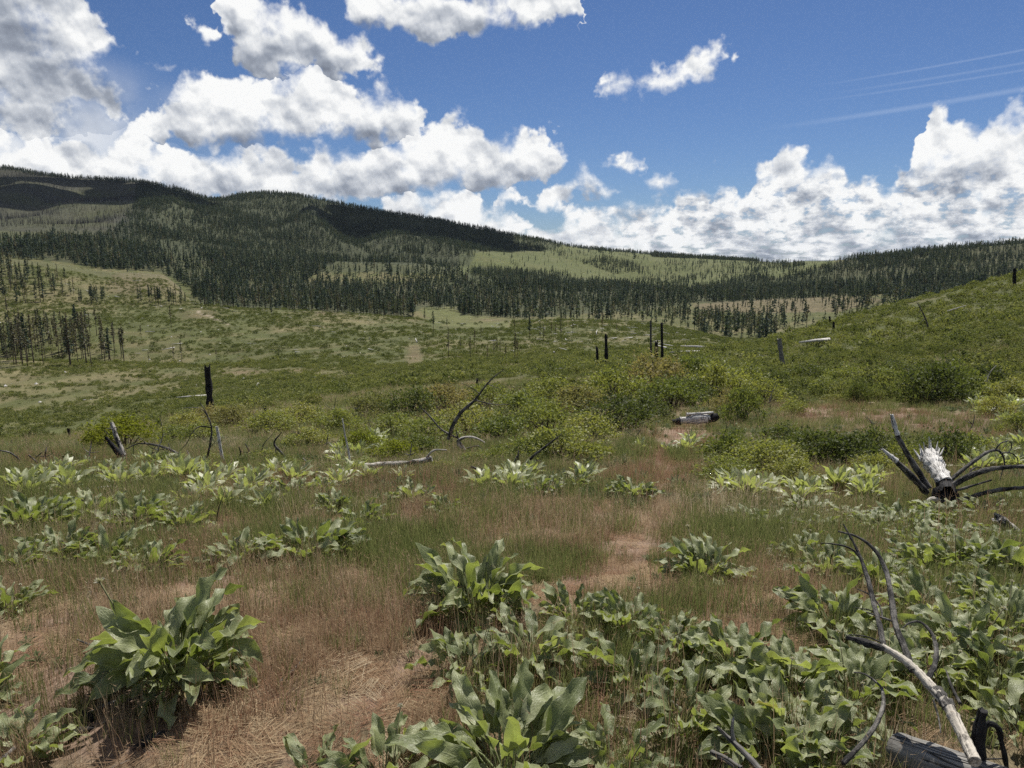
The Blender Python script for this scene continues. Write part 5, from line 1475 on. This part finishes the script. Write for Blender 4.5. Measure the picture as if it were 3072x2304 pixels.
wood_thing("dead_sapling", "pale short stick leaning in the grass right of the forked branch", "dead stem", [("stem", [(946, 1412), (928, 1392), (908, 1374)], [3, 2.4, 1.6], W_WHITE, dict(sides=6))], 11.0)
wood_thing("dead_branch", "dark low branches poking from the grass at the left edge", "dead branch", [
    ("limb", [(130, 1412), (112, 1388), (86, 1365)], [4, 3.4, 2], W_BARK, dict(sides=6)), ("limb", [(108, 1372), (128, 1356)], [2, 1], W_BARK, dict(sides=5)), ("limb", [(60, 1380), (30, 1358), (0, 1352), (-30, 1356)], [3, 2.6, 2.2, 1.6], W_BARK, dict(sides=6))], 11.0)
wood_thing("dead_branch", "short grey curved branch lying left of the leaning stems", "dead branch", [("limb", [(228, 1428), (232, 1415), (255, 1410), (292, 1411)], [5, 5, 4.5, 4], W_GREY, dict(sides=8))], 11.0)
wood_thing("fallen_log", "white bleached log lying in the grass below the leaning stems", "fallen log", [("log", [(236, 1474), (285, 1468), (335, 1462)], [6, 8, 7], W_WHITE, dict(sides=9))], 8.2)
wood_thing("fallen_log", "small white bleached log lying in dry grass at the left edge", "fallen log", [("log", [(76, 1462), (115, 1456), (152, 1452)], [5, 6, 5], W_WHITE, dict(sides=8))], 8.4)
wood_thing("fallen_log", "long grey log lying across the brow left of the shrubs", "fallen log", [
    ("log", [(700, 1428), (850, 1425), (1010, 1412), (1120, 1398), (1240, 1388), (1296, 1376)], [4, 6, 9, 10, 11, 8], W_MIX, dict(sides=9, n=34, rough=.14)),
    ("branch_stub", [(830, 1420), (832, 1400), (829, 1392)], [3, 3, 2.6], W_WHITE, dict(sides=6)), ("branch_stub", [(1275, 1380), (1300, 1352), (1340, 1350)], [4, 3, 2], W_MIX, dict(sides=6))], 10.2)
wood_thing("dead_branch", "large branching dead limb rising out of the shrubs in the middle", "dead branch", [
    ("limb", [(1345, 1318), (1362, 1270), (1385, 1236), (1425, 1200), (1455, 1160), (1478, 1134), (1512, 1108)], [6.5, 6, 5.5, 4.5, 3.2, 2.2, 1], W_BARK, dict(sides=8, n=26)),
    ("limb", [(1385, 1320), (1320, 1285), (1290, 1250), (1256, 1217)], [3.5, 3.2, 2.6, 1.4], W_BARK, dict(sides=6, n=14)),
    ("twig", [(1425, 1200), (1455, 1208), (1500, 1214), (1532, 1213)], [2.4, 1.8, 1.2, .6], W_BARK, dict(sides=5)), ("twig", [(1462, 1152), (1488, 1162), (1510, 1172)], [1.4, 1, .5], W_BARK, dict(sides=4)),
    ("twig", [(1440, 1182), (1410, 1160), (1385, 1150)], [1.6, 1, .5], W_BARK, dict(sides=4)), ("twig", [(1400, 1222), (1422, 1240), (1432, 1262)], [1.6, 1, .5], W_BARK, dict(sides=4)), ("twig", [(1372, 1250), (1380, 1222), (1366, 1204)], [1.6, 1, .5], W_BARK, dict(sides=4))], 13.5)
wood_thing("dead_branch", "tangled grey root end with curled limbs below the branching dead limb", "dead branch", [
    ("limb", [(1385, 1345), (1372, 1325), (1395, 1312), (1430, 1315), (1455, 1328)], [6, 5, 4, 3, 1.6], W_MIX, dict(sides=7)), ("limb", [(1395, 1350), (1376, 1318), (1368, 1290)], [4, 3, 1.6], W_MIX, dict(sides=6)), ("limb", [(1400, 1345), (1440, 1340), (1448, 1352)], [3, 2, 1], W_BARK, dict(sides=5))], 12.5)
wood_thing("dead_branch", "dark straight dead branch leaning right in front of the shrubs", "dead branch", [
    ("limb", [(1578, 1388), (1620, 1352), (1660, 1322), (1685, 1303)], [4.5, 4, 3, 1.4], W_BARK, dict(sides=7, n=14)), ("limb", [(1580, 1392), (1600, 1382), (1625, 1384)], [3, 2.4, 1.2], W_BARK, dict(sides=5))], 10.0)
wood_thing("dead_sapling", "short split grey stub standing in the grass left of the leaning branch", "dead stem", [("stem", [(1553, 1392), (1555, 1358)], [4, 2.6], W_BARK, dict(sides=7, jag1=.05)), ("stem", [(1541, 1392), (1552, 1365)], [3, 1.5], W_GREY, dict(sides=6))], 9.8)
wood_thing("fallen_log", "thin dark stem lying in the grass left of the split stub", "fallen log", [("log", [(1412, 1400), (1460, 1415), (1535, 1432)], [3, 4, 3.5], W_BARK, dict(sides=7)), ("tip", [(1534, 1432), (1552, 1433)], [3.2, 2.2], W_BARE, dict(sides=6))], 8.8)
wood_thing("dead_sapling", "thin black twig standing in dry grass left of the pale-rimmed clump", "dead stem", [("stem", [(648, 1572), (655, 1530), (668, 1490), (676, 1462)], [1.8, 1.6, 1.2, .6], W_CHAR, dict(sides=5))], None)
wood_thing("dead_sapling", "white broken stick lying right of a leafy clump in dry grass", "dead stem", [("stem", [(1298, 1482), (1320, 1478), (1346, 1476)], [3, 4, 1.5], W_WHITE, dict(sides=6))], None)
wood_thing("fallen_log", "white cracked log at the end of the red grass path", "fallen log", [
    ("log", [(2040, 1262), (2085, 1258), (2128, 1256)], [12, 14, 13], W_WHITE, dict(sides=10, n=10)), ("charred_end", [(2122, 1258), (2146, 1252)], [14, 11], W_CHAR, dict(sides=9, jag1=.1)), ("charred_end", [(2044, 1264), (2024, 1266)], [12, 9], W_CHAR, dict(sides=9, jag1=.1)), ("slab", [(2060, 1243), (2140, 1238)], [5, 4], W_WHITE, dict(sides=6))], 18)
wood_thing("fallen_log", "left of two short tan logs lying in the right red meadow", "fallen log", [("log", [(2460, 1233), (2500, 1231), (2540, 1228)], [3, 6, 5], W_TAN, dict(sides=8))], 24)
wood_thing("fallen_log", "right of two short tan logs lying in the right red meadow", "fallen log", [("log", [(2540, 1236), (2558, 1233), (2578, 1228)], [5, 7, 5], W_TAN, dict(sides=8))], 23.5)
wood_thing("tree_stump", "small mossy cut stump at the edge of the right red meadow", "stump", [("stump", [(2613, 1222), (2613, 1207)], [9, 9], W_TAN, dict(sides=10, n=5))], 25)

# thin dead twigs standing in the scrub
TW = [(150, 1400, 140, 1340), (262, 1392, 275, 1325), (470, 1400, 492, 1300), (520, 1392, 505, 1330), (580, 1405, 560, 1350), (745, 1385, 735, 1330), (770, 1300, 760, 1240), (880, 1330, 900, 1270), (960, 1360, 985, 1300), (1000, 1270, 1008, 1190),
      (1065, 1255, 1090, 1200), (1120, 1330, 1105, 1260), (1160, 1240, 1200, 1180), (1215, 1400, 1235, 1330), (1300, 1260, 1330, 1190), (1545, 1290, 1560, 1230), (1620, 1240, 1600, 1190), (1905, 1330, 1920, 1290), (2150, 1330, 2180, 1280), (2420, 1330, 2440, 1290), (2310, 1200, 2325, 1150), (2620, 1290, 2600, 1250), (2900, 1300, 2925, 1245), (2960, 1140, 2990, 1095)]
for j, (u0, v0, u1, v1) in enumerate(TW):
    g = on_ground(u0, v0); Yt = min(g.y, 24.0)
    mx_, my_ = (u0 + u1) / 2 + random.uniform(-10, 10), (v0 + v1) / 2
    hw = 42.0 / Yt
    st = [("trunk", [(u0, v0 + 6), (mx_, my_), (u1, v1)], [hw, hw * .75, hw * .35], random.choice([W_BARK, W_GREY, W_MIX]), dict(sides=5, n=9))]
    for q_ in range(2):
        du, dv = random.choice([-1, 1]) * random.uniform(12, 34), -random.uniform(0, 22)
        st.append(("twig", [(mx_, my_), (mx_ + du * .6, my_ + dv * .4), (mx_ + du, my_ + dv)], [hw * .45, hw * .35, hw * .18], W_BARK, dict(sides=4, n=6)))
    wood_thing("dead_sapling", "thin dead twig standing in the scrub, %s from left of these" % ORD[j], "dead sapling", st, Yt, "thin dead twigs in the scrub")

# bleached stump with its old limbs
YS = 7.0
wood_thing("bleached_stump", "white bleached fallen trunk with black hollow end and long arching limbs", "dead tree", [
    ("trunk", [(2838, 1452, .0), (2818, 1418, .22), (2800, 1388, .45), (2788, 1366, .62)], [23, 21, 25, 19], W_WHITE, dict(sides=18, n=18, rough=.22, jag1=.16)),
    ("charred_end", [(2842, 1478, -.14), (2838, 1455, .02)], [24, 24], W_CHAR, dict(sides=16, n=6, rough=.12, jag0=.05, cap_in=.12)),
    ] + [("splinter", [(2788 + 26 * math.cos(q), 1380 - 10 * math.sin(q), .55), (2786 + (30 + 9 * (i % 3)) * math.cos(q), 1362 - (16 + 9 * (i % 4)) * abs(math.sin(q)) - 5 * (i % 3), .66)], [4.5, 1.0], W_WHITE, dict(sides=5, n=4)) for i, q in enumerate(np.linspace(0.1, 6.0, 15))] + [
    ("root_crown", [(2850, 1535, -.12), (2838, 1505, -.10), (2836, 1480, -.02)], [26, 34, 28], W_CHAR, dict(sides=12, n=8, rough=.25)),
    ("root", [(2838, 1500, -.12), (2795, 1500, -.1), (2770, 1512, -.08)], [14, 12, 6], W_MIX, dict(sides=8)), ("root", [(2842, 1500, -.14), (2828, 1512, -.2), (2826, 1530, -.2)], [10, 9, 7], W_MIX, dict(sides=8)),
    ("limb", [(2786, 1466, .1), (2745, 1400, .2), (2715, 1350, .25), (2690, 1300, .3), (2676, 1249, .35)], [10, 9, 8.5, 7.5, 5], W_BARK, dict(sides=9, n=20)),
    ("limb_tip", [(2693, 1306, .29), (2684, 1278, .32), (2676, 1247, .35)], [7.6, 7, 4.5], W_WHITE, dict(sides=9, n=8, jag1=.03)),
    ("limb", [(2780, 1478, 0), (2745, 1440, 0), (2700, 1395, .05), (2652, 1352, .1)], [11, 10, 8.5, 5], W_BARK, dict(sides=9, n=20)),
    ("limb_tip", [(2690, 1384, .06), (2668, 1366, .08), (2650, 1350, .1)], [8.4, 7, 3.5], W_WHITE, dict(sides=9, n=8, jag1=.04)),
    ("limb", [(2846, 1445, .05), (2890, 1408, .1), (2930, 1378, .15), (2968, 1354, .2), (2996, 1352, .25), (3012, 1376, .3), (3014, 1400, .3)], [6.5, 6, 5.5, 5, 4.5, 3.5, 2.2], W_BARK, dict(sides=8, n=28)),
    ("twig", [(2984, 1352, .2), (3002, 1330, .2), (3030, 1324, .2), (3034, 1345, .2), (3022, 1362, .2)], [2.6, 2.2, 2, 1.6, 1], W_BARK, dict(sides=5, n=14)), ("twig", [(3000, 1360, .25), (3030, 1358, .25), (3052, 1375, .25), (3054, 1398, .25)], [2.4, 2.2, 1.8, 1], W_BARK, dict(sides=5, n=12)),
    ("twig", [(3030, 1326, .2), (3012, 1340, .2), (3004, 1352, .2)], [1.4, 1.1, .6], W_BARK, dict(sides=4)), ("twig", [(3014, 1366, .25), (2990, 1376, .25), (2970, 1390, .25)], [1.4, 1, .5], W_BARK, dict(sides=4)),
    ("limb", [(2842, 1466, -.05), (2900, 1432, -.1), (2960, 1410, -.1), (3020, 1402, -.1), (3090, 1400, -.1), (3160, 1410, -.1)], [10, 9, 7.5, 6.5, 5.5, 4], W_BARK, dict(sides=9, n=28)),
    ("twig", [(2905, 1430, -.1), (2915, 1410, -.05), (2940, 1402, 0), (2952, 1408, 0)], [3, 2.5, 2, 1], W_BARK, dict(sides=5)), ("twig", [(3010, 1402, -.1), (3004, 1425, -.1), (3000, 1440, -.1)], [2, 1.5, .8], W_BARK, dict(sides=5)),
    ("limb", [(2846, 1478, -.08), (2900, 1462, -.1), (2975, 1440, -.1)], [4.5, 4, 2.4], W_BARK, dict(sides=7)),
    ("limb", [(2850, 1508, -.15), (2905, 1494, -.2), (2965, 1476, -.2), (3030, 1466, -.2), (3100, 1462, -.2)], [7, 7, 7, 6, 5], W_BARK, dict(sides=9, n=24))], YS, foot=(2850, 1530))
wood_thing("fallen_log", "white barkless log end at the right edge below the stump", "fallen log", [("log", [(3100, 1650), (3045, 1600), (2992, 1556)], [22, 20, 15], W_MIX, dict(sides=10, n=14, jag1=.04))], 5.6)
wood_thing("dead_branch", "dark curved branch at the right edge among pale leaves", "dead branch", [("limb", [(2972, 1738), (2985, 1722), (3020, 1712), (3100, 1704)], [10, 11, 11, 11], W_CHAR, dict(sides=9, n=14))], 4.1)

# fallen tree in the lower right corner
YF = 1.72
def fz(v):                      # the stem rises away from the camera
    return (2272 - v) * 0.00125
def pts(*uv):
    return [(u, v, fz(v)) for u, v in uv]
wood_thing("fallen_tree", "bleached fallen tree with dark upright branches in the lower right corner", "dead tree", [
    ("trunk", pts((2925, 2285), (2880, 2190), (2830, 2100), (2784, 2050)), [20, 18, 17, 16], W_MIX2, dict(sides=14, n=40, rough=.09)),
    ("bark_band", pts((2848, 2125), (2822, 2088), (2805, 2065)), [19, 20.5, 18], W_BARK, dict(sides=12, n=8, rough=.16)),
    ("upper_trunk", pts((2800, 2068), (2745, 2008), (2690, 1965), (2645, 1940)), [16, 14, 12.5, 10.5], W_MIX2, dict(sides=14, n=36, rough=.09)),
    ("burnt_top", pts((2652, 1944), (2610, 1932), (2570, 1920), (2552, 1915)), [12, 12.5, 11, 7], W_BARK, dict(sides=10, n=12, rough=.2, jag1=.02)),
    ("branch", pts((2650, 1935), (2640, 1880), (2622, 1814), (2603, 1735), (2580, 1670), (2548, 1605), (2530, 1573)), [8.5, 8.5, 8, 7.5, 6, 4.2, 2.4], W_BARK, dict(sides=9, n=34, rough=.14)),
    ("branch", pts((2738, 2013), (2712, 1940), (2691, 1888), (2673, 1786), (2654, 1703), (2617, 1642), (2571, 1610), (2514, 1594)), [12, 10.5, 9.5, 8.5, 7.5, 6.2, 4.6, 2.6], W_BARK, dict(sides=10, n=38, rough=.10)),
    ("twig", pts((2582, 1676), (2562, 1652), (2539, 1640), (2500, 1632), (2463, 1629)), [4, 3.4, 3, 2.4, 1.4], W_BARK, dict(sides=6, n=14)), ("twig", pts((2691, 1869), (2645, 1852), (2598, 1836)), [4, 3.5, 2.2], W_BARK, dict(sides=6, n=10)),
    ("twig", pts((2648, 1856), (2640, 1820), (2610, 1785), (2571, 1766)), [3.6, 3, 2.5, 1.5], W_BARK, dict(sides=6, n=12)), ("twig", pts((2640, 1925), (2600, 1910), (2548, 1904)), [3, 2.4, 1.6], W_BARK, dict(sides=6)), ("twig", pts((2625, 1835), (2600, 1828), (2560, 1822)), [2.4, 1.6, .9], W_BARK, dict(sides=5)),
    ("branch", pts((2784, 2035), (2806, 1985), (2808, 1940), (2793, 1897), (2761, 1866), (2730, 1868), (2708, 1884)), [9, 8.5, 8, 7, 5, 3.6, 2], W_BARK, dict(sides=8, n=28, rough=.16)),
    ("branch", [(2529, 2290, .05), (2594, 2221, .12), (2636, 2156, .2), (2650, 2092, .3), (2627, 2045, .4), (2595, 2022, .42), (2562, 2017, .45)], [9, 8.5, 8, 7, 6, 4, 2.2], W_BARK, dict(sides=8, n=28)),
    ("branch", pts((2880, 2110), (2855, 2060), (2838, 2010)), [6, 4.5, 2.5], W_BARK, dict(sides=7)), ("twig", pts((2800, 2100), (2815, 2150), (2822, 2200)), [4, 3, 2], W_BARK, dict(sides=6))], YF, foot=(2925, 2285))
wood_thing("cut_log", "grey weathered log with a sawn end at the bottom right edge", "log", [
    ("log", [(2701, 2256, .10), (2830, 2300, -.04), (3010, 2362, -.20)], [60, 63, 66], W_GREY, dict(sides=20, n=10, rough=.012))], 1.92, foot=(2701, 2256))
wood_thing("charred_branch", "thick charred upright branch at the bottom right edge", "dead branch", [
    ("limb", [(2930, 2340, -.1), (2934, 2250, -.1), (2938, 2190, -.1), (2946, 2136, -.1)], [24, 23, 20, 15], W_CHAR, dict(sides=11, n=14, rough=.12, jag1=.015)),
    ("branch", [(2944, 2200, -.1), (2968, 2170, -.1), (2988, 2178, -.1), (3005, 2230, -.1), (3022, 2310, -.1)], [9, 9, 8, 8, 8], W_CHAR, dict(sides=8, n=18)), ("twig", [(2950, 2278, -.1), (3010, 2276, -.1)], [3, 2], W_CHAR, dict(sides=5))], 1.9, foot=(2930, 2300))
wood_thing("split_stick", "silver-grey split stick leaning at the bottom edge among leaves", "dead stem", [
    ("stick", [(2290, 2320, -.1), (2230, 2255, 0), (2158, 2188, .1)], [11, 10, 6], W_GREY, dict(sides=8, n=14, rough=.15, jag1=.03)), ("prong", [(2205, 2232, .05), (2196, 2195, .05), (2198, 2165, .05)], [7, 7, 5], W_GREY, dict(sides=7, jag1=.02))], 1.95, foot=(2290, 2300))
wood_thing("split_stick", "short brown-grey stick lying at the bottom edge left of the split one", "dead stem", [("stick", [(2225, 2310, -.05), (2180, 2280, 0), (2135, 2256, .05)], [12, 12, 8], W_GREY, dict(sides=8))], 1.95)

# loose bark and twigs on the soil between the lower plants
CHIP = mesh_np("bark_chip", *tris(*tube_np([[-.03, 0, .006], [0, .004, .012], [.035, 0, .004]], [.008, .011, .006], 5)), M_CHARGREY)
CHIP2 = mesh_np("bark_chip", *tris(*tube_np([[-.09, 0, .006], [0, .01, .014], [.1, -.01, .006]], [.004, .005, .002], 4)), M_GREYWOOD)
X, Y = near_points(1500, 1.4, 9.0, 1.2); Z = height(X, Y); u, v = project(X, Y, Z)
w = np.where(((u > 1600) & (u < 2350) & (v > 1980)) | ((u < 420) & (v > 2030)) | ((u > 2300) & (v > 2150)), 1.0, 0.16)
kp = rng.random(X.size) < w; X, Y, Z = X[kp], Y[kp], Z[kp]; m = X.size
S = rng.uniform(.5, 1.8, m)
scatter("bark_litter", np.c_[X, Y, Z], np.c_[rng.normal(0, .2, m), rng.normal(0, .2, m), rng.random(m) * 6.28], np.c_[S, S, S], rng.integers(0, 2, m), [CHIP, CHIP2])

# ------------------------------------------------------------------ air: thin even haze round the camera and the land
def box_mesh(name, x0, x1, y0, y1, z0, z1, mat):
    V = np.array([[x, y, z] for z in (z0, z1) for y in (y0, y1) for x in (x0, x1)], float)
    F = np.array([[0, 2, 3, 1], [4, 5, 7, 6], [0, 1, 5, 4], [2, 6, 7, 3], [0, 4, 6, 2], [1, 3, 7, 5]])
    return mesh_np(name, V, F, mat, smooth=False)
m, N = new_mat("haze_air")
vol = N.n('ShaderNodeVolumePrincipled')
vol.inputs['Color'].default_value = (0.72, 0.84, 1.0, 1)
vol.inputs['Density'].default_value = HAZE
vol.inputs['Anisotropy'].default_value = 0.0
o_ = N.n('ShaderNodeOutputMaterial')
N.nt.links.new(vol.outputs[0], o_.inputs['Volume'])
hz = link("haze", box_mesh("haze", -24000, 24000, -200, 16200, float(gz.min()) - 2.0, max(float(gz.max()), float((tZ + tH).max())) + 5.0, m))
tag(hz, kind='stuff')

# ------------------------------------------------------------------ a fair-weather cloud over the valley, above the frame; its shadow lies on the ridge
def cloud(name, target, alt, sx, sy, sz, seed):
    r = np.random.default_rng(seed)
    c = Vector(target) + SUN_DIR * ((alt - target[2]) / SUN_DIR.z)
    parts = []
    for i in range(34):
        a = r.random() * 6.28; q = math.sqrt(r.random())
        px_, py_ = math.cos(a) * q * sx, math.sin(a) * q * sy
        R0 = (1.15 - 0.75 * q) * sz * r.uniform(.6, 1.1)
        bm = bmesh.new(); bmesh.ops.create_icosphere(bm, subdivisions=3, radius=1.0)
        V = np.array([v.co[:] for v in bm.verts]); F = np.array([[v.index for v in f.verts] for f in bm.faces]); bm.free()
        d = 1 + 0.22 * (fbm(V[:, 0] * 3 + i * 7, V[:, 1] * 3 + V[:, 2] * 2.3, seed + i, 3) - 0.5) * 2
        V = V * d[:, None] * R0
        V[:, 2] = np.maximum(V[:, 2], -0.25 * R0)
        parts.append((V + np.array([px_, py_, 0.2 * R0]), F))
    o = link(name, mesh_np(name, *join_np(parts), M_CLOUD)); o.location = c
    tag(o, kind='structure')
M_CLOUD, N = new_mat("cloud_white")
finish(N, principled(N, (0.9, 0.9, 0.9), 1.0, 0.0))
cp_ = on_ground(1290, 690)
cloud("cloud", (cp_.x, cp_.y, cp_.z), 1650.0, 430.0, 330.0, 190.0, 3)
cp_ = on_ground(230, 600)
cloud("cloud", (cp_.x, cp_.y, cp_.z), 1700.0, 420.0, 360.0, 180.0, 9)
